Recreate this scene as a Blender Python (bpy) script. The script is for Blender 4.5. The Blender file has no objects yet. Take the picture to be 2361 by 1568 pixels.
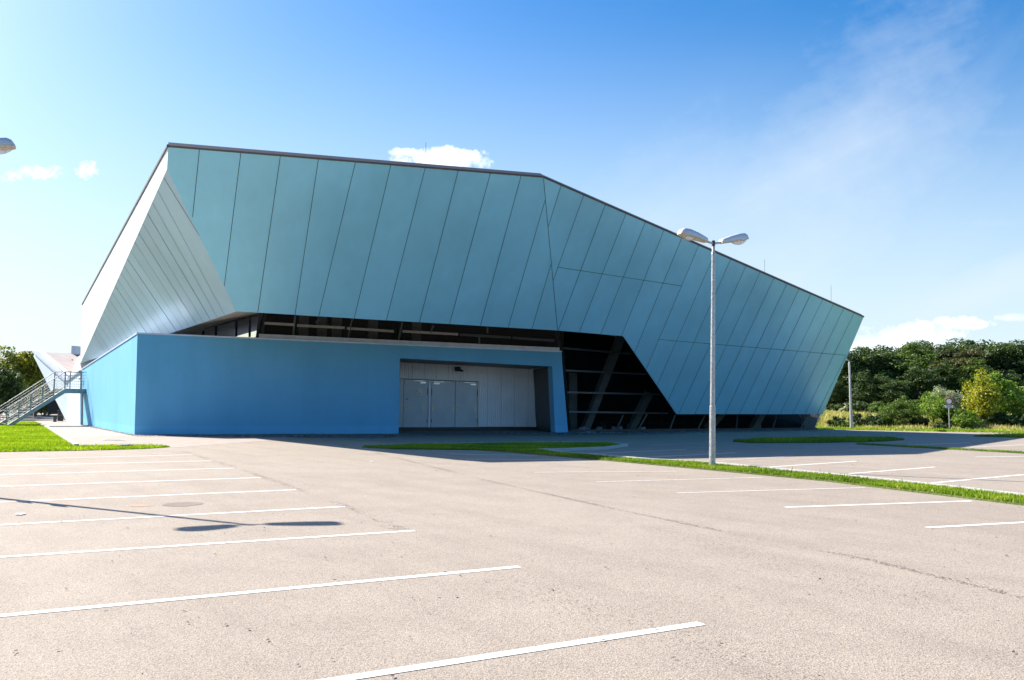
import bpy, bmesh, math, random
import numpy as np
from mathutils import Vector, Matrix
random.seed(7)
S = bpy.context.scene
C = S.collection
# ------------------------------------------------------------------ camera
F = 1950.0; CX, CY = 1180.5, 784.0; EYE = Vector((0, 0, 1.7))
PITCH = math.atan(141/1950); ROLL = .007
_f = Vector((0, math.cos(PITCH), math.sin(PITCH))); _r = Vector((1, 0, 0)); _u = Vector((0, -math.sin(PITCH), math.cos(PITCH)))
RC = _r*math.cos(ROLL)+_u*math.sin(ROLL); UC = -_r*math.sin(ROLL)+_u*math.cos(ROLL)
cam = bpy.data.objects.new('camera', bpy.data.cameras.new('camera')); C.objects.link(cam)
cam.matrix_world = Matrix(((RC.x, UC.x, -_f.x, EYE.x), (RC.y, UC.y, -_f.y, EYE.y), (RC.z, UC.z, -_f.z, EYE.z), (0, 0, 0, 1)))
cam.data.lens = 36*F/2361; cam.data.sensor_width = 36; cam.data.clip_end = 3000; cam.data.clip_start = .1
S.camera = cam
def ray(px, py): return _f + RC*((px-CX)/F) + UC*((CY-py)/F)
def at(px, py, y):                      # survey point seen at this bearing, y metres ahead
    r = ray(px, py); return EYE + r*(y/r.y)
def gnd(px, py, z=0.):
    r = ray(px, py); return EYE + r*((z-EYE.z)/r.z)
def hit(px, py, P, n):
    r = ray(px, py); return EYE + r*((P-EYE).dot(n)/r.dot(n))
# ------------------------------------------------------------------ light
AZ = math.radians(29); EL = math.radians(38.5)
SUN = Vector((-math.cos(AZ)*math.cos(EL), math.sin(AZ)*math.cos(EL), math.sin(EL)))
sl = bpy.data.lights.new('sun', 'SUN'); sl.energy = 5.0; sl.angle = math.radians(.5); sl.color = (1, .92, .80)
so = bpy.data.objects.new('sun', sl); C.objects.link(so); so.rotation_euler = SUN.to_track_quat('Z', 'Y').to_euler(); so.location = (0, 0, 60)
S.view_settings.view_transform = 'Standard'; S.view_settings.look = 'None'; S.view_settings.gamma = 1
S.view_settings.exposure = 1.25
W = bpy.data.worlds.new('World'); S.world = W; W.use_nodes = True
def build_world():
    nt = W.node_tree; N = nt.nodes; L = nt.links; N.clear()
    out = N.new('ShaderNodeOutputWorld'); bg = N.new('ShaderNodeBackground'); bg.inputs[1].default_value = .085
    sky = N.new('ShaderNodeTexSky'); sky.sky_type = 'NISHITA'; sky.sun_disc = False
    sky.sun_elevation = EL; sky.sun_rotation = math.atan2(SUN.x, SUN.y); sky.altitude = 200; sky.air_density = 1.0; sky.dust_density = 1.4; sky.ozone_density = 3.0
    hs = N.new('ShaderNodeHueSaturation'); hs.inputs['Saturation'].default_value = 1.42; hs.inputs['Value'].default_value = 1.0
    L.new(sky.outputs[0], hs.inputs['Color'])
    tc = N.new('ShaderNodeTexCoord'); sp = N.new('ShaderNodeSeparateXYZ'); L.new(tc.outputs['Generated'], sp.inputs[0])
    def M(op, a, b=None, c=None, clamp=False):
        m = N.new('ShaderNodeMath'); m.operation = op; m.use_clamp = clamp
        for i, v in enumerate((a, b, c)):
            if v is None: continue
            if isinstance(v, (int, float)): m.inputs[i].default_value = v
            else: L.new(v, m.inputs[i])
        return m.outputs[0]
    ys = M('MAXIMUM', sp.outputs[1], .02)
    u = M('DIVIDE', sp.outputs[0], ys); v = M('DIVIDE', sp.outputs[2], ys)
    cb = N.new('ShaderNodeCombineXYZ'); L.new(u, cb.inputs[0]); L.new(v, cb.inputs[1])
    def noise(scale, detail, rough=.6, sx=1, sy=1, rot=0):
        mp = N.new('ShaderNodeMapping'); mp.inputs['Scale'].default_value = (sx, sy, 1); mp.inputs['Rotation'].default_value = (0, 0, rot); L.new(cb.outputs[0], mp.inputs[0])
        n = N.new('ShaderNodeTexNoise'); n.inputs['Scale'].default_value = scale; n.inputs['Detail'].default_value = detail; n.inputs['Roughness'].default_value = rough
        L.new(mp.outputs[0], n.inputs['Vector']); return n.outputs[0]
    def streaks(ang, scale, stretch, detail, rough):
        a = N.new('ShaderNodeMapping'); a.inputs['Rotation'].default_value = (0, 0, -math.radians(ang)); L.new(cb.outputs[0], a.inputs[0])
        b = N.new('ShaderNodeMapping'); b.inputs['Scale'].default_value = (1/stretch, 1, 1); L.new(a.outputs[0], b.inputs[0])
        n = N.new('ShaderNodeTexNoise'); n.inputs['Scale'].default_value = scale; n.inputs['Detail'].default_value = detail; n.inputs['Roughness'].default_value = rough; n.inputs['Distortion'].default_value = .25
        L.new(b.outputs[0], n.inputs['Vector']); return n.outputs[0]
    nz = noise(38, 8, .62); nz2 = noise(120, 5, .6); nz3 = noise(26, 6, .6); ci = streaks(40, 3.4, 2.6, 8, .58); ci3 = streaks(28, 9, 4, 6, .6)
    def front(px, py): r = ray(px, py); return r.x/r.y, r.z/r.y
    def cloud(px, py, a, b, flat=1.0, soft=.9, k=3.8, k2=.9):
        u0, v0 = front(px, py); a /= F; b /= F
        du = M('DIVIDE', M('SUBTRACT', u, u0), a); dv = M('DIVIDE', M('SUBTRACT', v, v0), b)
        dn = M('MULTIPLY', M('MINIMUM', dv, 0), flat); dv = M('ADD', M('MAXIMUM', dv, 0), dn)
        r2 = M('ADD', M('MULTIPLY', du, du), M('MULTIPLY', dv, dv))
        e = M('SUBTRACT', 1, r2)
        e = M('ADD', e, M('MULTIPLY', M('SUBTRACT', nz, .5), k)); e = M('ADD', e, M('MULTIPLY', M('SUBTRACT', nz2, .5), k2))
        return M('DIVIDE', e, soft, clamp=True)
    cs = [cloud(1020, 372, 118, 36, 1.5, .6), cloud(925, 352, 42, 12, 1.5, .9), cloud(85, 398, 66, 19, 1.0, 2.2, 4.5, 4), cloud(30, 408, 34, 15, 1, 2.2, 4, 4), cloud(200, 392, 34, 22, 1.2, 1.4, 3.5, 4),
          cloud(2110, 772, 120, 34, 1.2, .9), cloud(2215, 746, 75, 18, 1.2, 1.2), cloud(2000, 800, 110, 30, 1.4, 1.6, 1.6), cloud(2340, 732, 50, 10, 1, 1.6), cloud(2160, 805, 240, 24, 1, 2.2, 1.4)]
    wisps = [cloud(2230, 305, 150, 13, 1, 3, 1.6), cloud(2320, 515, 110, 11, 1, 3, 1.6), cloud(2290, 655, 230, 26, 1, 3, 1.4), cloud(1960, 500, 60, 160, 1, 3.5, 1.2), cloud(2130, 240, 190, 90, 1, 4, 1.6)]
    def swath(px, py, a, b, ang):
        u0, v0 = front(px, py); c_, s_ = math.cos(math.radians(ang)), math.sin(math.radians(ang)); du = M('SUBTRACT', u, u0); dv = M('SUBTRACT', v, v0)
        p = M('DIVIDE', M('ADD', M('MULTIPLY', du, c_), M('MULTIPLY', dv, s_)), a/F); q = M('DIVIDE', M('SUBTRACT', M('MULTIPLY', dv, c_), M('MULTIPLY', du, s_)), b/F)
        e = M('SUBTRACT', 1, M('ADD', M('MULTIPLY', p, p), M('MULTIPLY', q, q))); e = M('ADD', e, M('MULTIPLY', M('SUBTRACT', nz3, .5), .8)); e = M('ADD', e, M('MULTIPLY', M('SUBTRACT', ci3, .5), 2.4)); return M('DIVIDE', e, 2.2, clamp=True)
    sw = M('MAXIMUM', swath(1900, 400, 620, 250, 48), swath(2300, 655, 420, 60, 18)); sw = M('MAXIMUM', sw, M('MULTIPLY', swath(1640, 560, 420, 330, 40), .7))
    wm = wisps[0]
    for c in wisps[1:]: wm = M('MAXIMUM', wm, c)
    m = cs[0]
    for c in cs[1:]: m = M('MAXIMUM', m, c)
    # thin cirrus, high to the right
    cm = N.new('ShaderNodeMapRange'); cm.inputs[1].default_value = .42; cm.inputs[2].default_value = .80; cm.interpolation_type = 'SMOOTHSTEP'; L.new(ci, cm.inputs[0])
    ur = N.new('ShaderNodeMapRange'); ur.inputs[1].default_value = .12; ur.inputs[2].default_value = .5; L.new(u, ur.inputs[0])
    cr = M('ADD', M('MULTIPLY', M('MULTIPLY', cm.outputs[0], ur.outputs[0]), .42), M('MULTIPLY', M('MULTIPLY', wm, ci3), .4), clamp=True); cr = M('MAXIMUM', M('MULTIPLY', cr, .7), M('MULTIPLY', sw, .74))
    # clouds only ahead of the viewer's side of the sky
    fr = M('GREATER_THAN', sp.outputs[1], .05)
    shade = N.new('ShaderNodeMix'); shade.data_type = 'RGBA'; shade.inputs[6].default_value = (5.2, 5.8, 7.0, 1); shade.inputs[7].default_value = (8.6, 8.6, 8.5, 1); L.new(M('MULTIPLY', M('SUBTRACT', nz3, .40), 4, clamp=True), shade.inputs[0])
    vr = N.new('ShaderNodeMapRange'); vr.interpolation_type = 'SMOOTHSTEP'; vr.inputs[1].default_value = .0; vr.inputs[2].default_value = .52; vr.inputs[3].default_value = .85; vr.inputs[4].default_value = 0; L.new(v, vr.inputs[0])
    veil = N.new('ShaderNodeMix'); veil.data_type = 'RGBA'; L.new(M('MULTIPLY', vr.outputs[0], fr), veil.inputs[0]); L.new(hs.outputs[0], veil.inputs[6]); veil.inputs[7].default_value = (4.0, 4.75, 5.1, 1)   # milky air low over the horizon
    mx1 = N.new('ShaderNodeMix'); mx1.data_type = 'RGBA'; L.new(M('MULTIPLY', cr, fr), mx1.inputs[0]); L.new(veil.outputs[2], mx1.inputs[6]); mx1.inputs[7].default_value = (4.2, 4.7, 5.3, 1)
    mx2 = N.new('ShaderNodeMix'); mx2.data_type = 'RGBA'; L.new(M('MULTIPLY', m, fr), mx2.inputs[0]); L.new(mx1.outputs[2], mx2.inputs[6]); L.new(shade.outputs[2], mx2.inputs[7])
    L.new(mx2.outputs[2], bg.inputs[0]); L.new(bg.outputs[0], out.inputs[0])
build_world()
# ------------------------------------------------------------------ helpers
def tag(o, label=None, cat=None, group=None, kind=None):
    if label: o['label'] = label
    if cat: o['category'] = cat
    if group: o['group'] = group
    if kind: o['kind'] = kind
    return o
def thing(name, label, cat, loc=(0, 0, 0), rz=0, group=None):
    o = bpy.data.objects.new(name, None); C.objects.link(o); o.location = loc; o.rotation_euler = (0, 0, rz); o.empty_display_size = .3
    return tag(o, label, cat, group)
class MB:
    def __init__(s): s.v = []; s.f = []; s.m = []
    def face(s, pts, m=0):
        k = len(s.v); s.v += [tuple(p) for p in pts]; s.f.append(tuple(range(k, k+len(pts)))); s.m.append(m); return s
    def hexa(s, p, m=0):                # 8 corners: bottom 4 (ccw), top 4
        k = len(s.v); s.v += [tuple(q) for q in p]
        for f in ((3, 2, 1, 0), (4, 5, 6, 7), (0, 1, 5, 4), (1, 2, 6, 5), (2, 3, 7, 6), (3, 0, 4, 7)):
            s.f.append(tuple(k+i for i in f)); s.m.append(m)
        return s
    def box(s, c, d, m=0, rz=0, M=None):
        x, y, z = d[0]/2, d[1]/2, d[2]/2; R = Matrix.Rotation(rz, 3, 'Z') if M is None else M; c = Vector(c)
        return s.hexa([c+R@Vector(q) for q in ((-x, -y, -z), (x, -y, -z), (x, y, -z), (-x, y, -z), (-x, -y, z), (x, -y, z), (x, y, z), (-x, y, z))], m)
    def bar(s, a, b, w, h=None, m=0, up=(0, 0, 1)):
        h = w if h is None else h; a = Vector(a); b = Vector(b); d = (b-a).normalized(); u = Vector(up)
        if abs(d.dot(u)) > .99: u = Vector((1, 0, 0))
        x = d.cross(u).normalized()*(w/2); z = x.cross(d).normalized()*(h/2)
        return s.hexa([a-x-z, a+x-z, b+x-z, b-x-z, a-x+z, a+x+z, b+x+z, b-x+z], m)
    def tube(s, pts, rad, n=12, m=0, cap=True):
        pts = [Vector(p) for p in pts]; rad = rad if isinstance(rad, (list, tuple)) else [rad]*len(pts); k0 = len(s.v); px = None
        for i, p in enumerate(pts):
            d = (pts[min(i+1, len(pts)-1)]-pts[max(i-1, 0)]).normalized()
            if px is None:
                u = Vector((0, 0, 1)) if abs(d.z) < .9 else Vector((1, 0, 0)); px = d.cross(u).normalized()
            px = (px-d*px.dot(d)).normalized(); py = d.cross(px)
            for j in range(n):
                t = 2*math.pi*j/n; s.v.append(tuple(p+(px*math.cos(t)+py*math.sin(t))*rad[i]))
        for i in range(len(pts)-1):
            for j in range(n):
                a = k0+i*n+j; b = k0+i*n+(j+1) % n; s.f.append((a, b, b+n, a+n)); s.m.append(m)
        if cap:
            s.f.append(tuple(k0+j for j in range(n))[::-1]); s.m.append(m); e = k0+(len(pts)-1)*n; s.f.append(tuple(e+j for j in range(n))); s.m.append(m)
        return s
    def slab(s, pts, off, m=0, ms=None):  # polygon pushed by vector off
        pts = [Vector(p) for p in pts]; off = Vector(off); k = len(pts); q = [p+off for p in pts]
        s.face(pts, m); s.face(q[::-1], m if ms is None else ms)
        for i in range(k):
            j = (i+1) % k; s.face([pts[i], q[i], q[j], pts[j]], m if ms is None else ms)
        return s
    def build(s, name, mats, parent=None, smooth=False, bevel=0, merge=False):
        me = bpy.data.meshes.new(name); me.from_pydata(s.v, [], s.f)
        for m in (mats if isinstance(mats, (list, tuple)) else [mats]): me.materials.append(m)
        me.polygons.foreach_set('material_index', s.m)
        bm = bmesh.new(); bm.from_mesh(me)
        if merge or smooth: bmesh.ops.remove_doubles(bm, verts=bm.verts, dist=1e-4)
        bmesh.ops.recalc_face_normals(bm, faces=bm.faces); bm.to_mesh(me); bm.free()
        if smooth: me.polygons.foreach_set('use_smooth', [True]*len(me.polygons))
        o = bpy.data.objects.new(name, me); C.objects.link(o)
        if parent: o.parent = parent
        if bevel:
            b = o.modifiers.new('bevel', 'BEVEL'); b.width = bevel; b.segments = 2; b.limit_method = 'ANGLE'
        if smooth and not bevel:
            try: me.set_sharp_from_angle(angle=math.radians(40))
            except Exception: pass
        return o
def npmesh(name, V, Fq, mats, parent=None, tone=None):
    me = bpy.data.meshes.new(name); nv = len(V); nf, k = Fq.shape
    me.vertices.add(nv); me.vertices.foreach_set('co', V.astype(np.float32).ravel())
    me.loops.add(nf*k); me.loops.foreach_set('vertex_index', Fq.astype(np.int32).ravel())
    me.polygons.add(nf); me.polygons.foreach_set('loop_start', np.arange(0, nf*k, k, dtype=np.int32)); me.polygons.foreach_set('loop_total', np.full(nf, k, np.int32))
    if tone is not None:
        a = me.attributes.new('tone', 'FLOAT', 'POINT'); a.data.foreach_set('value', tone.astype(np.float32))
    me.update(); me.validate()
    for m in (mats if isinstance(mats, (list, tuple)) else [mats]): me.materials.append(m)
    o = bpy.data.objects.new(name, me); C.objects.link(o)
    if parent: o.parent = parent
    return o
def copy_tree(o, parent=None):
    c = o.copy(); C.objects.link(c); c.parent = parent
    for ch in list(o.children): copy_tree(ch, c)
    return c
# ------------------------------------------------------------------ materials
class NT:
    def __init__(s, name):
        s.m = bpy.data.materials.new(name); s.m.use_nodes = True; s.t = s.m.node_tree; s.p = s.t.nodes['Principled BSDF']; s.tc = s.n('ShaderNodeTexCoord')
    def n(s, t, **k):
        x = s.t.nodes.new(t)
        for a, b in k.items(): setattr(x, a, b)
        return x
    def l(s, a, b): s.t.links.new(a, b)
    def noise(s, scale, detail=4, rough=.55, co='Object', sc=(1, 1, 1), dist=0):
        mp = s.n('ShaderNodeMapping'); mp.inputs['Scale'].default_value = sc; s.l(s.tc.outputs[co], mp.inputs[0])
        n = s.n('ShaderNodeTexNoise'); n.inputs['Scale'].default_value = scale; n.inputs['Detail'].default_value = detail; n.inputs['Roughness'].default_value = rough; n.inputs['Distortion'].default_value = dist
        s.l(mp.outputs[0], n.inputs['Vector']); return n.outputs[0]
    def ramp(s, fac, stops):
        r = s.n('ShaderNodeValToRGB'); e = r.color_ramp.elements
        while len(e) < len(stops): e.new(.5)
        for i, (p, c) in enumerate(stops): e[i].position = p; e[i].color = tuple(c)+(1,) if len(c) == 3 else c
        s.l(fac, r.inputs[0]); return r.outputs[0]
    def mix(s, f, a, b, mode='MIX'):
        x = s.n('ShaderNodeMix', data_type='RGBA', blend_type=mode)
        for i, v in ((0, f), (6, a), (7, b)):
            if isinstance(v, (int, float)): x.inputs[i].default_value = v
            elif isinstance(v, tuple): x.inputs[i].default_value = v if len(v) == 4 else v+(1,)
            else: s.l(v, x.inputs[i])
        return x.outputs[2]
    def bump(s, h, strength=.3, dist=.01):
        b = s.n('ShaderNodeBump'); b.inputs['Strength'].default_value = strength; b.inputs['Distance'].default_value = dist; s.l(h, b.inputs['Height']); s.l(b.outputs[0], s.p.inputs['Normal'])
    def set(s, col=None, rough=None, metal=None, spec=None):
        if col is not None:
            if isinstance(col, tuple): s.p.inputs['Base Color'].default_value = col+(1,)
            else: s.l(col, s.p.inputs['Base Color'])
        if rough is not None:
            if isinstance(rough, (int, float)): s.p.inputs['Roughness'].default_value = rough
            else: s.l(rough, s.p.inputs['Roughness'])
        if metal is not None: s.p.inputs['Metallic'].default_value = metal
        if spec is not None: s.p.inputs['Specular IOR Level'].default_value = spec
        return s.m
def g(v): return (v, v, v)
def plain(name, col, rough=.6, metal=0, var=.12, scale=3, bump=0, bs=40):
    t = NT(name); n = t.noise(scale, 5)
    lo = tuple(c*(1-var) for c in col); hi = tuple(min(1, c*(1+var)) for c in col)
    t.set(t.ramp(n, [(.3, lo), (.7, hi)]), rough, metal)
    if bump: t.bump(t.noise(bs, 4), bump, .01)
    return t.m
def m_asphalt():
    t = NT('asphalt')
    big = t.noise(.12, 4, .5); mid = t.noise(1.1, 6, .62); fine = t.noise(60, 4, .75); grit = t.noise(30, 6, .8)
    v = t.n('ShaderNodeTexVoronoi'); v.inputs['Scale'].default_value = 85; t.l(t.tc.outputs['Object'], v.inputs['Vector'])
    base = t.ramp(big, [(.3, (.28, .235, .194)), (.7, (.322, .275, .229))])
    base = t.mix(1, base, t.ramp(mid, [(.25, g(.88)), (.75, g(1.06))]), 'MULTIPLY')
    base = t.mix(1, base, t.ramp(v.outputs['Color'], [(.05, g(.62)), (.4, g(1.0)), (.9, g(1.28))]), 'MULTIPLY')
    base = t.mix(1, base, t.ramp(fine, [(.32, g(.55)), (.48, g(1.0)), (.75, g(1.15))]), 'MULTIPLY')
    # open, dirt-filled pores in drifts that follow the laying direction of the surface
    mp = t.n('ShaderNodeMapping'); mp.inputs['Rotation'].default_value = (0, 0, math.radians(52)); t.l(t.tc.outputs['Object'], mp.inputs[0])
    m2 = t.n('ShaderNodeMapping'); m2.inputs['Scale'].default_value = (.16, 1, 1); t.l(mp.outputs[0], m2.inputs[0])
    st = t.n('ShaderNodeTexNoise'); st.inputs['Scale'].default_value = 1.5; st.inputs['Detail'].default_value = 6; st.inputs['Roughness'].default_value = .65; t.l(m2.outputs[0], st.inputs['Vector'])
    drift = t.ramp(st.outputs[0], [(.48, g(0)), (.68, g(1))]); pores = t.ramp(grit, [(.36, g(1)), (.47, g(0))])
    both = t.mix(1, t.mix(1, drift, g(.85), 'MULTIPLY'), pores, 'MULTIPLY')
    base = t.mix(both, base, (.105, .08, .065))
    base = t.mix(t.mix(1, drift, g(.14), 'MULTIPLY'), base, (.16, .13, .11))
    pores2 = t.ramp(grit, [(.27, g(.8)), (.36, g(0))]); base = t.mix(pores2, base, (.12, .095, .08))
    t.set(base, .85); h = t.mix(.5, v.outputs['Distance'], fine); t.bump(h, .6, .012); return t.m
def m_grass(name, a, b, c):
    t = NT(name); n = t.noise(.8, 4); n2 = t.noise(14, 4)
    x = t.ramp(n, [(.3, a), (.7, b)]); x = t.mix(t.ramp(n2, [(.45, g(0)), (.75, g(1))]), x, c); t.set(x, .8); t.bump(n2, .6, .05); return t.m
def m_leaf(name, dark, light, trans=.35, alt=None):
    t = NT(name); at_ = t.n('ShaderNodeAttribute', attribute_name='tone'); 
    stops = [(.1, dark), (.85, light)] + ([(.97, alt)] if alt else [])
    col = t.ramp(at_.outputs['Fac'], stops); t.set(col, .55, 0, .35)
    tr = t.n('ShaderNodeBsdfTranslucent'); t.l(t.mix(1, col, (1.5, 1.5, .6), 'MULTIPLY'), tr.inputs[0])
    mx = t.n('ShaderNodeMixShader'); mx.inputs[0].default_value = trans; t.l(t.p.outputs[0], mx.inputs[1]); t.l(tr.outputs[0], mx.inputs[2])
    o = [n for n in t.t.nodes if n.type == 'OUTPUT_MATERIAL'][0]; t.l(mx.outputs[0], o.inputs[0]); return t.m
def m_panel(name, col, rough, metal, scale=.25):
    t = NT(name); a = t.n('ShaderNodeAttribute', attribute_name='tone'); n = t.noise(scale, 5, .55); n2 = t.noise(2.2, 5, .6, sc=(1, 1, .25))
    b = t.mix(1, col, t.ramp(n, [(.3, g(.89)), (.7, g(1.06))]), 'MULTIPLY')
    b = t.mix(1, b, t.ramp(a.outputs['Fac'], [(0, g(.955)), (1, g(1.035))]), 'MULTIPLY')
    b = t.mix(1, b, t.ramp(n2, [(.3, g(.965)), (.7, g(1.02))]), 'MULTIPLY')
    r = t.ramp(n2, [(.3, g(rough*.9)), (.7, g(rough*1.12))]); t.set(b, r, metal); t.bump(t.noise(.7, 3), .12, .03); return t.m
def m_render():
    t = NT('blue_render'); n = t.noise(.35, 5, .6); st = t.noise(.9, 6, .65, sc=(1, 1, .18)); f = t.noise(90, 3, .7)
    b = t.ramp(n, [(.3, (.125, .40, .64)), (.7, (.15, .44, .69))]); b = t.mix(1, b, t.ramp(st, [(.3, g(.93)), (.62, g(1.02))]), 'MULTIPLY')
    b = t.mix(1, b, t.ramp(f, [(.3, g(.94)), (.7, g(1.04))]), 'MULTIPLY')
    sp = t.n('ShaderNodeSeparateXYZ'); t.l(t.tc.outputs['Object'], sp.inputs[0]); d = t.n('ShaderNodeMath', operation='DIVIDE'); t.l(sp.outputs[2], d.inputs[0]); d.inputs[1].default_value = 1
    b = t.mix(1, b, t.ramp(d.outputs[0], [(.0, g(.9)), (.06, g(1.10)), (.40, g(1.10)), (.42, g(1))]), 'MULTIPLY')   # painted plinth band
    sg = t.noise(26, 5, .8); dirt = t.ramp(sg, [(.66, g(0)), (.74, g(.5))]); b = t.mix(dirt, b, (.10, .25, .38)); t.set(b, .8, 0, .3); t.bump(f, .35, .006); return t.m
def m_glass(name, tint=(.02, .03, .035), refl=.14):
    t = NT(name); tr = t.n('ShaderNodeBsdfTransparent'); tr.inputs[0].default_value = (.50, .56, .58, 1); gl = t.n('ShaderNodeBsdfGlossy'); gl.inputs['Roughness'].default_value = .02; gl.inputs[0].default_value = (.8, .85, .9, 1)
    fr = t.n('ShaderNodeFresnel'); fr.inputs[0].default_value = 1.5; mr = t.n('ShaderNodeMath', operation='MULTIPLY'); mr.inputs[1].default_value = refl; t.l(fr.outputs[0], mr.inputs[0])
    mx = t.n('ShaderNodeMixShader'); t.l(mr.outputs[0], mx.inputs[0]); t.l(tr.outputs[0], mx.inputs[1]); t.l(gl.outputs[0], mx.inputs[2])
    o = [n for n in t.t.nodes if n.type == 'OUTPUT_MATERIAL'][0]; t.l(mx.outputs[0], o.inputs[0]); return t.m
def m_concrete(name='concrete', c=.42):
    t = NT(name); n = t.noise(1.2, 6, .65); f = t.noise(40, 4, .6)
    b = t.ramp(n, [(.3, (c*.82, c*.8, c*.76)), (.7, (c*1.06, c*1.03, c*.98))]); b = t.mix(1, b, t.ramp(f, [(.3, g(.88)), (.7, g(1.08))]), 'MULTIPLY'); t.set(b, .85); t.bump(f, .4, .01); return t.m
def m_galv():
    t = NT('galvanised_steel'); v = t.n('ShaderNodeTexVoronoi'); v.inputs['Scale'].default_value = 28; t.l(t.tc.outputs['Object'], v.inputs['Vector']); n = t.noise(2, 4, .6, sc=(1, 1, .3))
    b = t.ramp(v.outputs['Color'], [(.1, g(.30)), (.9, g(.54))]); b = t.mix(1, b, t.ramp(n, [(.3, g(.85)), (.7, g(1.1))]), 'MULTIPLY'); t.set(b, .42, .55); return t.m
def m_gravel():
    t = NT('gravel'); v = t.n('ShaderNodeTexVoronoi'); v.inputs['Scale'].default_value = 14; t.l(t.tc.outputs['Object'], v.inputs['Vector'])
    b = t.ramp(v.outputs['Color'], [(.1, (.2, .19, .17)), (.6, (.42, .40, .37)), (.95, (.62, .6, .56))]); b = t.mix(1, b, t.ramp(v.outputs['Distance'], [(.2, g(1.1)), (.6, g(.45))]), 'MULTIPLY'); t.set(b, .9)
    iv = t.n('ShaderNodeMath', operation='SUBTRACT'); iv.inputs[0].default_value = 1; t.l(v.outputs['Distance'], iv.inputs[1]); t.bump(iv.outputs[0], 1, .05); return t.m
def m_paint():
    t = NT('line_paint'); n = t.noise(22, 8, .8); w = t.noise(.35, 3); b = t.ramp(n, [(.33, (.34, .29, .25)), (.43, (.74, .72, .70)), (.8, (.86, .85, .83))])
    b = t.mix(t.ramp(w, [(.45, g(0)), (.8, g(.45))]), b, (.50, .45, .41)); t.set(b, .7); t.bump(n, .4, .004); return t.m
MAT = dict(gritmat=plain('joint_grit', (.185, .155, .13), .9), stairsteel=plain('stair_steel', (.27, .29, .28), .5, .4, .18, 4), fadedpaint=plain('faded_paint', (.50, .46, .43), .8, 0, .25, 14), ylgreen=m_leaf('leaf_yellow_green', (.06, .09, .008), (.24, .26, .02), .35, (.45, .38, .05)),paleblue=plain('pale_render', (.52, .62, .72), .8, 0, .05, .8), stripblade=m_leaf('strip_blade', (.06, .12, .006), (.24, .36, .014), .35, (.42, .38, .08)), stripturf=m_grass('strip_turf', (.045, .08, .01), (.08, .12, .015), (.13, .12, .05)),
    asphalt=m_asphalt(), paint=m_paint(), gravel=m_gravel(), concrete=m_concrete(), kerb=m_concrete('kerb_concrete', .5), galv=m_galv(),
    turf=m_grass('turf', (.10, .17, .012), (.15, .23, .018), (.18, .19, .05)), meadow=m_grass('meadow', (.16, .19, .05), (.30, .28, .11), (.42, .36, .2)), field=m_grass('field', (.06, .10, .02), (.10, .13, .03), (.2, .19, .08)),
    blade=m_leaf('grass_blade', (.10, .19, .006), (.30, .42, .015), .4, (.45, .42, .10)), dryblade=m_leaf('dry_blade', (.20, .24, .06), (.50, .46, .2), .3, (.6, .5, .3)),
    dgreen=m_leaf('leaf_dark_green', (.018, .040, .010), (.075, .125, .030), .22, (.12, .17, .05)), mgreen=m_leaf('leaf_mid_green', (.03, .07, .01), (.13, .21, .03), .3, (.3, .33, .15)), lgreen=m_leaf('leaf_light_green', (.05, .12, .012), (.22, .34, .04), .35, (.42, .5, .2)),
    yellow=m_leaf('leaf_yellow', (.10, .14, .012), (.38, .38, .03), .35, (.66, .52, .05)), brownleaf=m_leaf('leaf_brownish', (.03, .042, .012), (.115, .115, .04), .25, (.25, .18, .08)), silver=m_leaf('leaf_silver', (.12, .15, .09), (.42, .46, .33), .25),
    bark=plain('bark', (.10, .08, .06), .9, 0, .35, 6, .6, 30),
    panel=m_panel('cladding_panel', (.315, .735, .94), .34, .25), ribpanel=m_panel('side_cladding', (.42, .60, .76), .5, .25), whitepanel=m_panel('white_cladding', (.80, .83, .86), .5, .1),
    joint=plain('joint', (.03, .045, .055), .8), trim=plain('roof_trim', (.10, .095, .10), .5, .3), flash=plain('metal_flashing', (.52, .56, .68), .4, .3), roof=plain('roof_membrane', (.55, .55, .55), .9, 0, .1, 1),
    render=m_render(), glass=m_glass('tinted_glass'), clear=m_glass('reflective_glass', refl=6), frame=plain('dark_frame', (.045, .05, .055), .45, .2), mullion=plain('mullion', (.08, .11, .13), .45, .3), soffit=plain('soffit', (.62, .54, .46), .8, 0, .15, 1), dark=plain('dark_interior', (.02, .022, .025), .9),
    inwall=plain('interior_wall', (.78, .76, .70), .9, 0, .25, .8), corr=plain('corrugated_steel', (.70, .74, .82), .5, .25, .08, .5), door=m_panel('door_steel', (.47, .53, .60), .45, .15, 1.2), brass=plain('brass', (.50, .42, .24), .35, .6), chrome=plain('bright_metal', (.75, .77, .8), .3, .5), black=plain('black_plastic', (.02, .02, .022), .5),
    white=plain('white_enamel', (.82, .82, .82), .5, 0, .04), red=plain('red_enamel', (.42, .02, .025), .5), ink=plain('ink', (.03, .03, .04), .7), redink=plain('red_ink', (.5, .04, .04), .7), bluefoil=plain('blue_label', (.35, .5, .75), .5), orange=plain('orange_lens', (.95, .22, .03), .35),
    lampshell=plain('lamp_housing', (.55, .58, .62), .42, .25, .06), lampin=plain('lamp_reflector', (.55, .48, .36), .5, .2, .3, 9), rubber=plain('rubber', (.02, .02, .02), .8), wood=plain('brown_wood', (.11, .06, .04), .7, 0, .3, 5), roofred=plain('pinkish_roof', (.50, .42, .38), .85, 0, .12, 1.2), mud=plain('bare_soil', (.26, .17, .11), .95, 0, .3, 2, .6, 12), stain=plain('asphalt_patch', (.13, .11, .10), .9, 0, .25, 9, .5, 60))
def lens_mat():
    t = NT('lamp_bowl'); t.set((.8, .85, .95), .08); t.p.inputs['Transmission Weight'].default_value = .75; t.p.inputs['Alpha'].default_value = .55; return t.m
MAT['lens'] = lens_mat()
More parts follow.
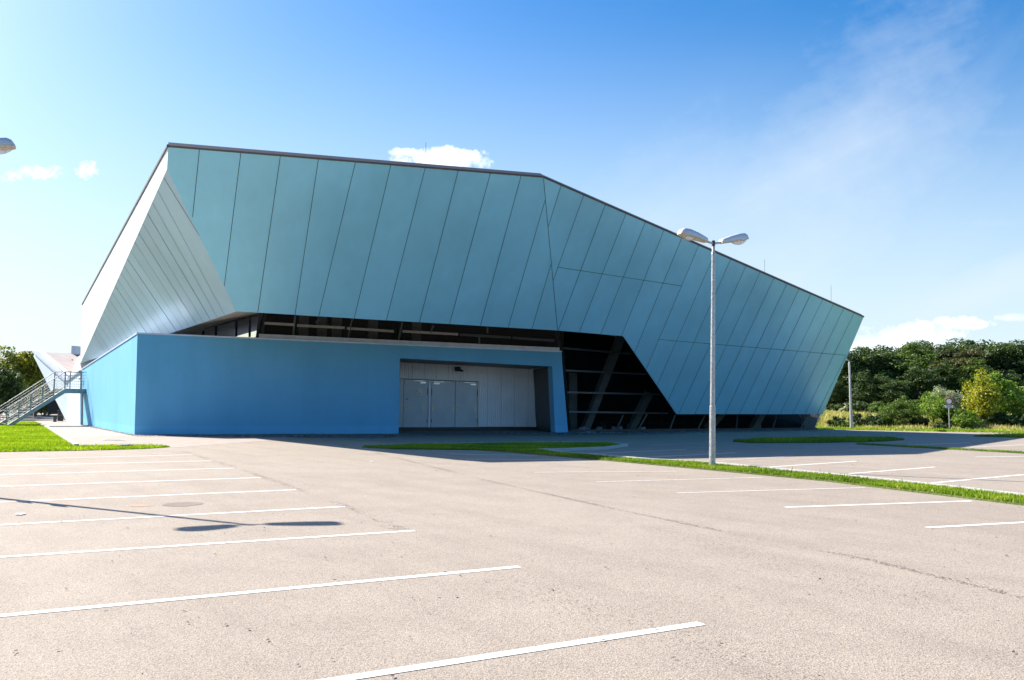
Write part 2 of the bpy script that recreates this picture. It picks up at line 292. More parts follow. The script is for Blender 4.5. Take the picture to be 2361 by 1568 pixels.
# ------------------------------------------------------------------ ground
Z = Vector((0, 0, 1))
def sheet(name, pts, z, mat, kind='structure', parent=None, deep=0):
    m = MB(); m.slab([(p[0], p[1], z) for p in pts], (0, 0, -deep)) if deep else m.face([(p[0], p[1], z) for p in pts]); o = m.build(name, mat, parent)
    if kind: o['kind'] = kind
    return o
sheet('ground', [(-900, -60), (900, -60), (900, 1500), (-900, 1500)], -.06, MAT['field'])
lot = sheet('parking_lot', [(-60, -12), (70, -12), (70, 45), tuple(gnd(2361, 999).xy), tuple(gnd(1880, 989.5).xy), (10, 60), (-20, 60), tuple(gnd(186, 984).xy), tuple(gnd(-200, 984).xy), (-60, 50)], 0, MAT['asphalt'])
def ring_kerb(name, pts, w=.12, h=.11, closed=True):
    m = MB(); pts = [Vector((p[0], p[1], 0)) for p in pts]; n = len(pts); c = sum(pts, Vector())/n
    rng = n if closed else n-1
    for i in range(rng):
        a, b = pts[i], pts[(i+1) % n]; d = (b-a).normalized(); s = Vector((-d.y, d.x, 0))*(w/2)
        m.hexa([a-s+Z*-.05, b-s+Z*-.05, b+s+Z*-.05, a+s+Z*-.05, a-s+Z*h, b-s+Z*h, b+s+Z*h, a+s+Z*h])
    return tag(m.build(name, MAT['kerb']), kind='structure')
def inside(P, x, y):
    n = len(P); r = np.zeros(len(x), bool); j = n-1
    for i in range(n):
        xi, yi = P[i][0], P[i][1]; xj, yj = P[j][0], P[j][1]
        c = ((yi > y) != (yj > y)) & (x < (xj-xi)*(y-yi)/((yj-yi) or 1e-9)+xi); r ^= c; j = i
    return r
RS = np.random.RandomState(3)
def blades(name, P, n, h, z, mat, label, w=.012, zf=None, clump=.5):
    P = [(p[0], p[1]) for p in P]; A = np.array(P); lo, hi = A.min(0), A.max(0)
    xs = []; ys = []; tot = 0
    while tot < n:
        x = RS.uniform(lo[0], hi[0], n); y = RS.uniform(lo[1], hi[1], n); k = inside(P, x, y); xs.append(x[k]); ys.append(y[k]); tot += k.sum()
    x = np.concatenate(xs)[:n]; y = np.concatenate(ys)[:n]
    cl = (np.sin(x*1.7+np.sin(y*2.3))+np.sin(y*3.1+x*.7)+RS.normal(0, .6, n))*.25+.5
    hh = h*np.clip(.35+clump*cl+RS.exponential(.18, n), .2, 2.6); a = RS.uniform(0, 2*np.pi, n); ww = w*RS.uniform(.7, 1.5, n)
    lean = hh*RS.uniform(.1, .7, n); b = RS.uniform(0, 2*np.pi, n); zz = np.full(n, z) if zf is None else zf(x, y)
    V = np.empty((n, 3, 3)); dx = np.cos(a)*ww; dy = np.sin(a)*ww
    V[:, 0] = np.stack([x-dx, y-dy, zz], 1); V[:, 1] = np.stack([x+dx, y+dy, zz], 1); V[:, 2] = np.stack([x+np.cos(b)*lean, y+np.sin(b)*lean, zz+hh], 1)
    tone = np.repeat(np.clip(cl*.5+RS.uniform(0, .5, n), 0, 1), 3)
    o = npmesh(name, V.reshape(-1, 3), np.arange(n*3).reshape(n, 3), mat, None, tone)
    return tag(o, label, 'grass', None, 'stuff')
def island(nm, px, n, h, label, blade_w=.014, kerb=None, zh=.04):
    P = [gnd(*p) for p in px]
    sheet('turf', P, zh, MAT['stripturf'], deep=.05)
    if kerb: ring_kerb('kerb', [gnd(*p) for p in kerb], .12, .10, False)
    blades('grass', P, n, h, zh, MAT['stripblade'], label, blade_w)  # strip grass darker than the lawn, shade partly put into its colour
island('s', [(1090, 1038), (1170, 1043), (1300, 1054), (1500, 1072), (1640, 1085), (1900, 1110), (2361, 1166.5), (2700, 1214), (2700, 1190), (2361, 1151), (2100, 1120), (1900, 1099), (1700, 1079), (1640, 1073), (1500, 1065), (1300, 1048), (1245, 1041), (1300, 1040), (1400, 1036), (1445, 1029), (1400, 1024.5), (1260, 1024), (1000, 1027), (835, 1032), (900, 1036)], 90000, .065, 'long narrow grass strip with kerb running from the shaded bays to the right edge', kerb=[(2700, 1190), (2361, 1151), (2100, 1120), (1900, 1099), (1700, 1079), (1640, 1073), (1500, 1065), (1300, 1048), (1245, 1041), (1300, 1040), (1400, 1036), (1445, 1029), (1400, 1024.5), (1260, 1024), (1000, 1027)])
island('r', [(1690, 1018.5), (1760, 1015), (1900, 1012), (2050, 1012), (2085, 1015), (2040, 1018), (1900, 1021.5), (1730, 1022)], 14000, .12, 'shaded grass island with pointed ends in front of the dark undercroft')
island('f', [(2245, 1006.5), (2300, 1005), (2361, 1003.5), (2500, 1003), (2500, 1012), (2361, 1009.5), (2300, 1008)], 8000, .12, 'small grass island at the right edge of the car park')
P = [gnd(1975, 1023.4), gnd(2361, 1044), gnd(2600, 1058), gnd(2600, 1060.5), gnd(2361, 1046.2), gnd(1975, 1024.6)]
sheet('turf', P, .02, MAT['stripturf'], deep=.03); blades('grass', P, 5000, .06, .02, MAT['stripblade'], 'thin line of grass between two rows of bays at the right')
# lawn left
LAWN = [(-260, 984), (102, 983), (128, 1000), (150, 1014), (172, 1029.5), (240, 1029.5), (300, 1028.5), (350, 1028), (393, 1031), (330, 1035.5), (200, 1039), (0, 1042.5), (-260, 1049)]
LP = [gnd(*p) for p in LAWN]; sheet('lawn', LP, .015, MAT['turf'], deep=.03)
blades('grass', LP, 110000, .075, .015, MAT['blade'], 'bright sunlit lawn beside the path at the left', .02)
ring_kerb('kerb', [gnd(*p) for p in [(102, 983), (128, 1000), (150, 1014), (176, 1030), (300, 1028.5), (395, 1031)][:4]], .16, .1, False)
L2 = [gnd(*p) for p in [(-260, 976.5), (80, 975.2), (96, 981), (-260, 982)]]; sheet('lawn', L2, .06, MAT['turf']); blades('grass', L2, 20000, .08, .06, MAT['blade'], 'narrow far lawn behind the foot of the staircase', .025)
PP = [gnd(*p) for p in [(102, 984), (150, 1014), (176, 1030), (300, 1029), (410, 1032), (700, 1010), (310, 1000), (185, 979), (140, 965), (-200, 962), (-200, 975), (80, 975)]]
sheet('footpath', PP, .004, plain('path_asphalt', (.33, .28, .25), .9, 0, .14, 2, .4, 50))
# gravel bed along the front
G = [gnd(*p) for p in [(186, 981), (312, 1006), (400, 1006.5), (650, 1009), (900, 1009), (918, 1005), (1100, 1001), (1310, 1004), (1500, 1001.5), (1875, 991.8), (1868, 988)]] + [(10, 58, 0), (-5, 52, 0), (-26, 56, 0)]
sheet('gravel_bed', G, .010, MAT['gravel'])
def pebbles(P, n, z, s, name, label, mat, cat='gravel'):
    P = [(p[0], p[1]) for p in P]; A = np.array(P); lo, hi = A.min(0), A.max(0); x = RS.uniform(lo[0], hi[0], n*12); y = RS.uniform(lo[1], hi[1], n*12); k = inside(P, x, y); x = x[k][:n]; y = y[k][:n]; n = len(x)
    sz = s*RS.uniform(.5, 1.6, n); base = np.array([(1, 0, 0), (-.5, .87, 0), (-.5, -.87, 0), (0, 0, 1)]); a = RS.uniform(0, 6.28, n); V = np.empty((n, 4, 3))
    for i, b in enumerate(base):
        V[:, i, 0] = x+sz*(b[0]*np.cos(a)-b[1]*np.sin(a)); V[:, i, 1] = y+sz*(b[0]*np.sin(a)+b[1]*np.cos(a)); V[:, i, 2] = z+sz*.8*b[2]*RS.uniform(.5, 1.2, n)
    Fc = np.array([(0, 1, 3), (1, 2, 3), (2, 0, 3)]); Fq = (np.arange(n)[:, None, None]*4+Fc[None]).reshape(-1, 3)
    return tag(npmesh(name, V.reshape(-1, 3), Fq, mat), label, cat, None, 'stuff')
GF = [gnd(*p) for p in [(186, 981), (312, 1006), (400, 1006.5), (650, 1009), (900, 1009), (918, 1003), (650, 1001), (310, 999), (200, 978)]]
pebbles(GF, 9000, .01, .035, 'gravel_stones', 'grey gravel stones along the foot of the blue wall', MAT['gravel'])
GF = [gnd(*p) for p in [(1130, 998), (1310, 1004), (1500, 1001.5), (1875, 991.8), (1868, 989), (1560, 994), (1310, 998)]]
pebbles(GF, 9000, .01, .04, 'gravel_stones', 'grey gravel stones in front of the dark glazing', MAT['gravel'])
# line markings
LINES = [((-260, 1067), (446.5, 1048.4)), ((-260, 1080.7), (488, 1062.8)), ((-260, 1102.3), (539, 1079.6)), ((-260, 1130.6), (601.5, 1101.5)), ((-260, 1169), (683.6, 1129.6)), ((-260, 1224.7), (796, 1168.3)),
         ((-300, 1304), (957, 1224)), ((-300, 1449), (1198, 1307)), ((-100, 1704), (1617, 1438)),
         ((1232, 1089.5), (1560, 1087)), ((1375, 1111.5), (1760, 1101)), ((1560, 1137), (1995, 1124.5)), ((1810, 1170), (2240, 1155.5)), ((2137, 1217), (2560, 1194)), ((2900, 1250), (2560, 1285)),
         ((1323, 1048), (1583, 1036.4)), ((1427, 1058), (1696, 1044)), ((1037, 1047), (1240, 1050)), ((1075, 1059), (1340, 1060)), ((1545, 1069), (1826, 1052)), ((1716, 1081), (1975, 1063.6)), ((1865, 1099.6), (2155, 1077)), ((2067, 1121.5), (2400, 1091)), ((2334, 1148), (2700, 1108)),
         ((1966, 1037), (2159, 1034)), ((1852, 1030), (1992, 1027)), ((2076, 1027), (2238, 1020.7)), ((2234, 1031.6), (2420, 1023)), ((2250, 1054), (2420, 1051.5)), ((1640, 1021.5), (1500, 1026))]
mk = MB()
for li, (a, b) in enumerate(LINES):
    a = gnd(*a); b = gnd(*b); d = (b-a).normalized(); s = Vector((-d.y, d.x, 0))*.052; n = 8; rng = random.Random(int(a.x*100))
    for i in range(n):
        p = a.lerp(b, i/n); q = a.lerp(b, (i+1)/n); mk.face([p-s+Z*.004, q-s+Z*.004, q+s+Z*.004, p+s+Z*.004], 1 if 9 <= li < 12 or li in (19, 24, 25, 29) else 0)
tag(mk.build('parking_markings', [MAT['paint'], MAT['fadedpaint']]), kind='structure')
# paving joint and repaired patches in the asphalt
def crack(pts, w, jit, seed):
    rng = random.Random(seed); P = [gnd(*p) for p in pts]; m = MB(); fine = []
    for i in range(len(P)-1):
        n = max(2, int((P[i+1]-P[i]).length/.12))
        for k in range(n): fine.append(P[i].lerp(P[i+1], k/n)+Vector((rng.gauss(0, jit), rng.gauss(0, jit), 0)))
    for i in range(len(fine)-1):
        if rng.random() < .22: continue
        a, b = fine[i], fine[i+1]; d = (b-a).normalized(); s = Vector((-d.y, d.x, 0))*w*rng.uniform(.15, .7); m.face([a-s+Z*.004, b-s*.8+Z*.004, b+s*.8+Z*.004, a+s+Z*.004])
    return m
def grit_line(pts, n, sg, name, seed, size=.011):
    r = np.random.RandomState(seed); P = [gnd(*p) for p in pts]; L_ = [(P[i+1]-P[i]).length for i in range(len(P)-1)]; T = sum(L_); m = MB()
    for q in range(n):
        t = T*r.rand()
        if math.sin(t*1.9+seed)+math.sin(t*.7)*.8+r.normal()*.6 < -.5: continue
        i = 0
        while t > L_[i] and i < len(L_)-1: t -= L_[i]; i += 1
        d = (P[i+1]-P[i]).normalized(); c = P[i]+d*t+Vector((-d.y, d.x, 0))*(r.normal()*sg); a = math.atan2(d.y, d.x)+r.normal()*.5; s = size*r.uniform(.4, 1.5); u = Vector((math.cos(a), math.sin(a), 0)); w = Vector((-u.y, u.x, 0))
        m.face([c-u*s*2+Z*.004, c-w*s*.6+Z*.004, c+u*s*2+Z*.004, c+w*s*.6+Z*.004])
    return tag(m.build(name, MAT['gritmat']), kind='structure')
grit_line([(770, 1022), (900, 1052), (1130, 1110), (1400, 1170), (1760, 1245), (2000, 1290), (2361, 1378), (2700, 1460)], 5600, .035, 'asphalt_joint', 1, .008)
grit_line([(1400, 1190), (1700, 1270), (1950, 1340), (2361, 1450), (2700, 1560)], 1500, .2, 'asphalt_joint', 4, .006)
grit_line([(420, 1040), (560, 1084), (680, 1125), (830, 1180), (930, 1222)], 1800, .06, 'asphalt_joint', 2)
grit_line([(1150, 1330), (1330, 1400), (1500, 1440), (1700, 1500), (1900, 1600)], 900, .18, 'asphalt_joint', 6, .005)
cc = gnd(325, 1166); sheet('asphalt_patch', [(cc.x+.2*math.cos(t), cc.y+.14*math.sin(t*1.0)) for t in (0, 1, 2.2, 3, 4.1, 5.2)], .004, plain('rust_stain', (.38, .25, .16), .9, 0, .2, 8))
def cover(px, py, rx, mat, label, z=.006, ry=None):
    c = gnd(px, py); m = MB(); n = 28; ry = rx if ry is None else ry
    m.slab([(c.x+rx*math.cos(2*math.pi*i/n), c.y+ry*math.sin(2*math.pi*i/n), z+.012) for i in range(n)], (0, 0, -.012)); r = rx*.86
    o = thing('manhole_cover', label, 'manhole cover', (c.x, c.y, 0), 0, 'manhole covers'); f = MB()
    f.slab([(rx*math.cos(2*math.pi*i/n), ry*math.sin(2*math.pi*i/n), z+.008) for i in range(n)], (0, 0, -.012)); f.build('frame', MAT['kerb'], o)
    l = MB(); l.slab([(r*math.cos(2*math.pi*i/n), r*ry/rx*math.sin(2*math.pi*i/n), z+.014) for i in range(n)], (0, 0, -.012))
    for k in range(-3, 4): l.box((k*r*.22, 0, z+.017), (.02, r*1.1, .006))
    l.build('lid', mat, o)
cover(260, 1015.5, .5, MAT['kerb'], 'pale round manhole cover in the path near the blue corner')
cover(290, 1031.8, .28, MAT['kerb'], 'small pale cover at the tip of the lawn', .1)
cc = gnd(419, 1163); m = MB(); rr = random.Random(5)
m.face([(cc.x+.32*math.cos(t*.4)*rr.uniform(.85, 1.1), cc.y+.3*math.sin(t*.4)*rr.uniform(.85, 1.1), .004) for t in range(15)]); tag(m.build('asphalt_patch', MAT['gritmat']), kind='structure')
# fallen leaves / grit on the asphalt
n = 520; m = MB(); rr = random.Random(11)
for i in range(n):
    y = 5+34*rr.random()**1.2; x = rr.uniform(-.65, .65)*y; s = rr.uniform(.008, .026); a = rr.uniform(0, 6.3)
    q = [Vector((math.cos(a+k*1.57)*s*(1 if k % 2 else .55), math.sin(a+k*1.57)*s*(1 if k % 2 else .55), rr.uniform(.003, .016))) for k in range(4)]
    m.face([Vector((x, y, .004))+v for v in q], rr.choice((0, 0, 0, 1)))
tag(m.build('leaf_litter', [MAT['wood'], MAT['stain']]), 'scattered tiny dark leaves and grit on the sunlit asphalt', 'litter', None, 'stuff')
def scrap(px, py, s, label):
    c = gnd(px, py); m = MB(); rr = random.Random(px)
    m.slab([(c.x+s*math.cos(t)*rr.uniform(.6, 1.1), c.y+s*math.sin(t)*rr.uniform(.6, 1.2), .012+rr.uniform(0, .01)) for t in (0, 1, 2, 3, 4, 5.2)], (0, 0, -.006)); o = m.build('paper_scrap', MAT['white']); tag(o, label, 'litter', 'paper scraps')
scrap(47, 1187, .09, 'white paper scrap lying between the lamp shadow and the bay line'); scrap(1488, 1002.5, .12, 'white crumpled scrap on the gravel before the dark glazing'); scrap(858, 1065, .06, 'small white scrap on the sunlit asphalt past the last bays')
# white splashes below the dark glazing
m = MB(); rr = random.Random(3)
for i in range(26):
    c = gnd(rr.uniform(1330, 1430), rr.uniform(996.5, 998.5)); s = rr.uniform(.06, .25)
    m.slab([(c.x+s*1.6*math.cos(t), c.y+s*math.sin(t), .03) for t in (0, 1, 2, 3, 4, 5)], (0, 0, -.02))
tag(m.build('spilled_plaster', MAT['white']), 'white spilled plaster along the foot of the glazing', 'plaster', None, 'stuff')
# ------------------------------------------------------------------ main building
A = at(388, 336, 30.3); E = at(1252, 407, 35.9); R = at(1992, 730, 51.); Fp = at(1285, 762, 41.)
N1 = (E-A).cross(Fp-E).normalized(); N2 = (R-E).cross(Fp-E).normalized()
if N1.y > 0: N1 = -N1
if N2.y > 0: N2 = -N2
h1 = lambda p: hit(p[0], p[1], A, N1); h2 = lambda p: hit(p[0], p[1], E, N2)
A2 = h1((385, 390)); A3 = h1((440, 490)); Cc = h1((545, 718)); Gp = h2((1437, 775)); Hp = h2((1560, 955)); Ip = h2((1897, 955))
LL = at(185, 838, 57.); BB = at(190, 702, 57.); BK = Vector((-10, 70.5, 8.2))
hall = thing('hall_building', 'angular exhibition hall with leaning blue metal facade over a blue base', 'building', (0, 0, 0))
# cladding sheet cut into panels
def cladding(name, pts, n, seams, mat, thick=.16, strips=True, w=.021, extra=(), org=None):
    bm = bmesh.new(); vs = [bm.verts.new(p) for p in pts]; bm.faces.new(vs)
    for a, b in seams:
        pn = (b-a).cross(n).normalized(); geom = bm.verts[:]+bm.edges[:]+bm.faces[:]
        bmesh.ops.bisect_plane(bm, geom=geom, plane_co=a, plane_no=pn)
    bmesh.ops.recalc_face_normals(bm, faces=bm.faces)
    mb = MB(); rr = random.Random(len(pts)*7+len(seams)); tones = []
    for f in bm.faces:
        ps = [v.co.copy() for v in f.verts]; c = f.calc_center_median(); t = rr.random()
        j = n*rr.uniform(-.006, .006)
        k0 = len(mb.f); mb.slab([p+j for p in ps], -n*thick); tones += [t]*(len(mb.f)-k0)
    bm.free()
    k0 = len(mb.f)
    for a, b in list(seams)+list(extra):
        d = (b-a).normalized(); s = d.cross(n).normalized()*(w/2); o = n*.0095
        mb.face([a-s+o, b-s+o, b+s+o, a+s+o], 1)
    tones += [0]*(len(mb.f)-k0)
    me = bpy.data.meshes.new(name); me.from_pydata(mb.v, [], mb.f); me.materials.append(mat); me.materials.append(MAT['joint']); me.polygons.foreach_set('material_index', mb.m)
    a = me.attributes.new('tone', 'FLOAT', 'FACE'); a.data.foreach_set('value', tones)
    o = bpy.data.objects.new(name, me); C.objects.link(o); o.parent = hall; return o
S1 = [((460, 343), (444, 500)), ((555.6, 349), (516, 668)), ((647, 355), (594, 722)), ((735, 361), (680, 727)), ((820, 371), (734, 732)), ((902, 377), (816, 737)), ((981.5, 382), (889.7, 742)), ((1057.8, 388), (966, 747)), ((1131.7, 395), (1035.5, 750)), ((1202.8, 400), (1106.7, 754)), ((1256.5, 462), (1171, 757)), ((1270, 610), (1225.5, 761))]
S2 = [((1294.9, 424), (1263, 525)), ((1346.9, 446), (1274, 650)), ((1397, 468), (1286, 764)), ((1444.6, 489), (1335, 767)), ((1489.2, 508), (1384, 772)), ((1532, 527), (1431.7, 777)), ((1573.3, 545), (1462.7, 813)), ((1612.4, 562), (1489, 853)), ((1650, 579), (1515, 888)), ((1686, 594), (1539.6, 925)), ((1721, 610), (1564, 956)), ((1754, 624), (1601, 956)), ((1786, 638), (1637, 956)), ((1816, 651), (1670.6, 956)), ((1844, 663), (1704, 956)), ((1870.7, 675), (1737, 956)), ((1898, 687), (1768, 956)), ((1922.5, 698), (1797.7, 956)), ((1947, 708), (1826.4, 956)), ((1970.5, 719), (1855, 956)), ((1951, 820), (1883, 956))]
def clip_seg(a, b, poly, n):   # keep the joint inside its sheet (poly and seam in the sheet's plane)
    u = (poly[1]-poly[0]).normalized(); v = n.cross(u); T = lambda p: ((p-poly[0]).dot(u), (p-poly[0]).dot(v)); P2 = [T(p) for p in poly]
    def ins(p):
        x, y = T(p); r = False; j = len(P2)-1
        for i in range(len(P2)):
            (xi, yi), (xj, yj) = P2[i], P2[j]
            if (yi > y) != (yj > y) and x < (xj-xi)*(y-yi)/(yj-yi)+xi: r = not r
            j = i
        return r
    ts = [i/400 for i in range(401) if ins(a.lerp(b, i/400))]
    return (a.lerp(b, ts[0]), a.lerp(b, ts[-1])) if ts else None
def seamset(S, f, poly, n): return [s for s in (clip_seg(f(a), f(b), poly, n) for a, b in S) if s]
poly1 = [A, E, Fp, Cc, A2]; poly2 = [E, R, Ip, Hp, Gp, Fp]
def panels_from(poly, seams, n):
    # bisect whole sheet with full planes only where the joint crosses it from edge to edge
    return seams
cladding('front_cladding', poly1, N1, seamset(S1, h1, poly1, N1), MAT['panel'])
ex = [(h2((1285, 615.8)), h2((1570.8, 659))), (h2((1519, 782.5)), h2((1949.7, 819))), (E.lerp(Fp, .01)+(R-E).normalized()*.015, E.lerp(Fp, .995)+(R-E).normalized()*.015)]
cladding('sloping_cladding', poly2, N2, seamset(S2, h2, poly2, N2), MAT['panel'], extra=ex)
# left underside cladding
N3 = (Cc-A2).cross(LL-A2).normalized(); N3 = -N3 if N3.z > 0 else N3
h3 = lambda p: hit(p[0], p[1], A2, N3)
st = [(376, 407), (362, 435.7), (350, 464.7), (338.5, 489.7), (328, 513), (319, 536), (309.5, 556), (301, 577), (293, 596), (286, 613), (278.6, 629), (271.7, 644), (265, 659), (258, 674), (251, 689), (245, 703), (239, 717), (233, 730), (227, 743), (221, 757), (216, 768)]
S3 = []
for k, p in enumerate(st):
    t = (k+.6)/(len(st)+5); e = (545-360*(1-(1-t)**1.25)*.97, 0); ex_ = e[0]; ey = 718+(545-ex_)*(120/360.)
    S3.append((h3(p), h3((ex_, ey))))
S3[0] = (h3((376, 407)), h3((470, 560)))
poly3 = [A2, Cc, LL]
sm = [s for s in (clip_seg(a, b, poly3, N3) for a, b in S3) if s]
cladding('side_cladding', poly3, N3, sm, MAT['ribpanel'], w=.02)  # paler colour than the front stands in for bright reflections
# white sunlit end face
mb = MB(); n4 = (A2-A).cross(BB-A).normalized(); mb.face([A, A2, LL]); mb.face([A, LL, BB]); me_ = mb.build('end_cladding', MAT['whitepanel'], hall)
# roof, back, underside hidden behind
rf = MB(); up = Z*.02
rf.face([A+up, E+up, BK+up]); rf.face([E+up, R+up, BK+up]); rf.face([A+up, BK+up, BB+up])
bk0 = Vector((-10, 70.5, 0)); Ib = Vector((19.75, 55.5, 0))
rf.build('roof', MAT['roof'], hall)
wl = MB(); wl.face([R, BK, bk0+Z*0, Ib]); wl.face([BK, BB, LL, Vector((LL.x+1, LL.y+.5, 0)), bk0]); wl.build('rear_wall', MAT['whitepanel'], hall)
# roof edge trim
tr = MB()
def edge_trim(a, b, n):
    d = (b-a).normalized(); o = n*.12; q = n.cross(d).normalized(); q = -q if q.z > 0 else q
    tr.hexa([a+q*.045-n*.3, b+q*.045-n*.3, b+q*.045+n*.03, a+q*.045+n*.03, a-q*.03-n*.3, b-q*.03-n*.3, b-q*.03+n*.03, a-q*.03+n*.03])
edge_trim(A, E, N1); edge_trim(E, R, N2); tr.bar(A, BB, .1, .1); tr.build('roof_edge', MAT['trim'], hall)
def rod(px, y0, y1, yy, wx=.009):
    a = at(px, y1, yy); b = at(px, y0, yy); MB().tube([a-Z*.6, b], wx, 6).build('lightning_rod', MAT['trim'], hall)
rod(982, 328, 381, 36.5); rod(1763, 598, 626, 47); rod(1916, 658, 694, 51)
for px, py, y in ((1020, 386, 35.9), (1933, 704, 50.2)):
    a = at(px, py, y); m = MB(); m.tube([a, a+Vector((.03, -.12, -.1)), a+Vector((-.03, -.14, -.28))], .012, 6); m.tube([a+Vector((-.03, -.14, -.27)), a+Vector((-.03, -.14, -.34))], .035, 8); m.build('camera_bracket', MAT['black'], hall)
# --- front wall of the base block
W0 = gnd(310, 1003.5); W1 = gnd(1310, 998.5); wd = (W1-W0).normalized(); WN = Vector((wd.y, -wd.x, 0))
hw = lambda p, o=0: hit(p[0], p[1], W0+WN*o, WN)
back = Vector((-WN.x, -WN.y, 0))
TL, TR = hw((317, 770)), hw((1295, 812)); B0 = Vector((W0.x, W0.y, -.05)); B1 = Vector((W1.x, W1.y, -.05))
W0L = gnd(188.5, 979); ST = at(190, 852, W0L.y)
o1, o2 = hw((922, 826)), hw((1273, 845)); o1b = Vector((hw((919, 1002)).x, hw((919, 1002)).y, -.05)); o2b = hw((1280.5, 998)); o2b.z = -.05
th = back*.45
bl = MB()
bl.slab([B0, o1b, o1, hw((924, 793.5)), TL], th)                     # left solid wall
bl.slab([hw((924, 793.5)), o1, o2, hw((1297, 846)), TR], th)        # lintel
bl.slab([B0, TL, ST, Vector((W0L.x, W0L.y, -.05))], Vector((.4, .3, 0)))      # sunlit side wall
bl.build('base_wall', MAT['render'], hall)
cl = MB(); cl.slab([o2b, B1, hw((1297, 846)), o2], back*.7); cl.build('leaning_column', MAT['render'], hall)
# coping and flashing
cp = MB()
def coping(a, b, n, w=.5, h=.07):
    cp.hexa([a+n*.04, b+n*.04, b-n*w, a-n*w, a+n*.04+Z*h, b+n*.04+Z*h, b-n*w+Z*h, a-n*w+Z*h])
coping(TL, TR, WN); sn = Vector((-(ST-TL).y, (ST-TL).x, 0)).normalized(); sn = -sn if sn.x > 0 else sn; coping(TL, ST, sn); cp.build('coping', MAT['flash'], hall)
fl = MB(); a = hw((597, 779), -.35); b = hw((1290, 810), -.35)
fl.hexa([a+Z*.0, b, b-WN*.3, a-WN*.3, a+Z*.2, b+Z*.2, b-WN*.3+Z*.2, a-WN*.3+Z*.2]); fl.build('gutter', MAT['flash'], hall)
# block roof deck (hidden)
dk = MB(); dk.face([TL-Z*.12, TR-Z*.12, TR+back*16-Z*.12, Vector((-12, 66, 4.4)), ST-Z*.1+Vector((1, 1, 0))]); dk.build('deck', MAT['roof'], hall)
# --- recess: floor, soffit, corrugated back wall, side
RD = back*4.0; RW0 = W0+RD; hr = lambda p, o=0: hit(p[0], p[1], RW0+WN*o, WN)
rc = MB(); q1 = o1+RD; q2 = o2+RD; L0 = o1b+RD; L1 = o2b+RD
rc.face([o1+th, o2+th+wd*.1, o2+RD+wd*.1, o1+RD]); rc.face([o1+th, o1b+th, L0, q1]); rc.face([o2+th+wd*.05, o2b+th, L1+wd*.3, q2+wd*.3])
rc.build('recess_lining', MAT['frame'], hall)  # dark colour mimics the shadow inside the recess
for px in (951, 979, 1006, 1034, 1062, 1125, 1156, 1187, 1218):
    a = hr((px, 846 if px < 1100 else 850), .03); zb = hr((px, 873 if px < 1100 else 993), .03).z; MB().box((a.x, a.y, (a.z+zb)/2+.1), (.006, .006, a.z-zb+.2), 0, math.atan2(wd.y, wd.x)).build('sheet_joint', MAT['joint'], hall)
# the sheeting stands on a low dark step
co = MB(); span = (L1-L0).length+.6; nr = int(span/.03); zt = q1.z+.2; base_z = .22
prof = []
a0 = Vector((L0.x, L0.y, 0))-wd*.4
for i in range(nr+20):
    k = i % 4; d = (0, 0, .018, .018)[k]; prof.append(a0+wd*(i*.03)+WN*d)
for i in range(len(prof)-1):
    a, b = prof[i], prof[i+1]; co.face([a+Z*base_z, b+Z*base_z, b+Z*zt, a+Z*zt])
co.build('corrugated_wall', MAT['corr'], hall)
stp = MB(); a = a0+WN*.12; b = a0+wd*(span+.5)+WN*.12; stp.hexa([a, b, b-WN*.3, a-WN*.3, a+Z*.2, b+Z*.2, b-WN*.3+Z*.2, a-WN*.3+Z*.2]); stp.build('door_step', MAT['black'], hall)
# doors
def door(x0, x1, ty0, ty1, lever, closer, hinges, plates, full=True):
    off = .08; a = hr((x0, ty0), off); b = hr((x1, ty1), off); za = .21
    a0_, b0_ = Vector((a.x, a.y, za)), Vector((b.x, b.y, za)); m = MB(); m.slab([a0_, b0_, b, a], -WN*.05); d = m.build('door', MAT['door'], hall, bevel=.004)
    wdr = (b0_-a0_); W_ = wdr.length; H_ = a.z-za; P = lambda u, v, o=0: a0_+wd*u+Z*(v)+WN*o
    s = 1 if lever > 0 else 0
    if lever is not None:
        lx = .1 if lever < 0 else W_-.1
        m = MB(); m.box(P(lx, 1.05, .012), (.05, .02, .24), 0, math.atan2(wd.y, wd.x)); m.build('handle_plate', MAT['brass'], d)
        m = MB(); m.tube([P(lx, 1.12, .02), P(lx, 1.12, .07), P(lx+(-.12 if lever > 0 else .12), 1.12, .07)], .014, 8); m.build('handle', MAT['chrome'], d)
    for u in plates: MB().box(P(u if u >= 0 else W_+u, 1.05, .012), (.07, .02, .26), 0, math.atan2(wd.y, wd.x)).build('lock_plate', MAT['brass'], d)
    if closer:
        u0 = W_-.45 if closer > 0 else .12
        m = MB(); m.box(P(u0+.17, H_-.14, .03), (.32, .05, .09), 0, math.atan2(wd.y, wd.x)); m.box(P(u0+(-.05 if closer > 0 else .3), H_-.04, .03), (.6, .04, .03), 0, math.atan2(wd.y, wd.x)); m.build('door_closer', MAT['chrome'], d)
    for v in (.35, H_*.72, H_-.55):
        if hinges: MB().tube([P(W_-.02 if hinges > 0 else .02, v-.09, .02), P(W_-.02 if hinges > 0 else .02, v+.09, .02)], .014, 8).build('hinge', MAT['black'], d)
    return d, P, W_, H_
door(914, 930, 875, 875.8, 1, 0, 0, ())
D2 = door(931.7, 986.5, 876, 878.2, None or -9, 1, 1, (-.18,)) if False else door(931.7, 986.5, 876, 878.2, -1, 1, 1, (-.22,))
door(995, 1049.2, 878.6, 880.3, 1, -1, -1, (.1,)); door(1050.6, 1101.5, 880.4, 882, -1, 1, 1, (-.14,))
fr = MB(); rzw = math.atan2(wd.y, wd.x)
for x in (990.7,):
    a = hr((x, 878), .07); fr.box((a.x, a.y, (a.z+.2)/2), (.1, .06, a.z-.2), 0, rzw)
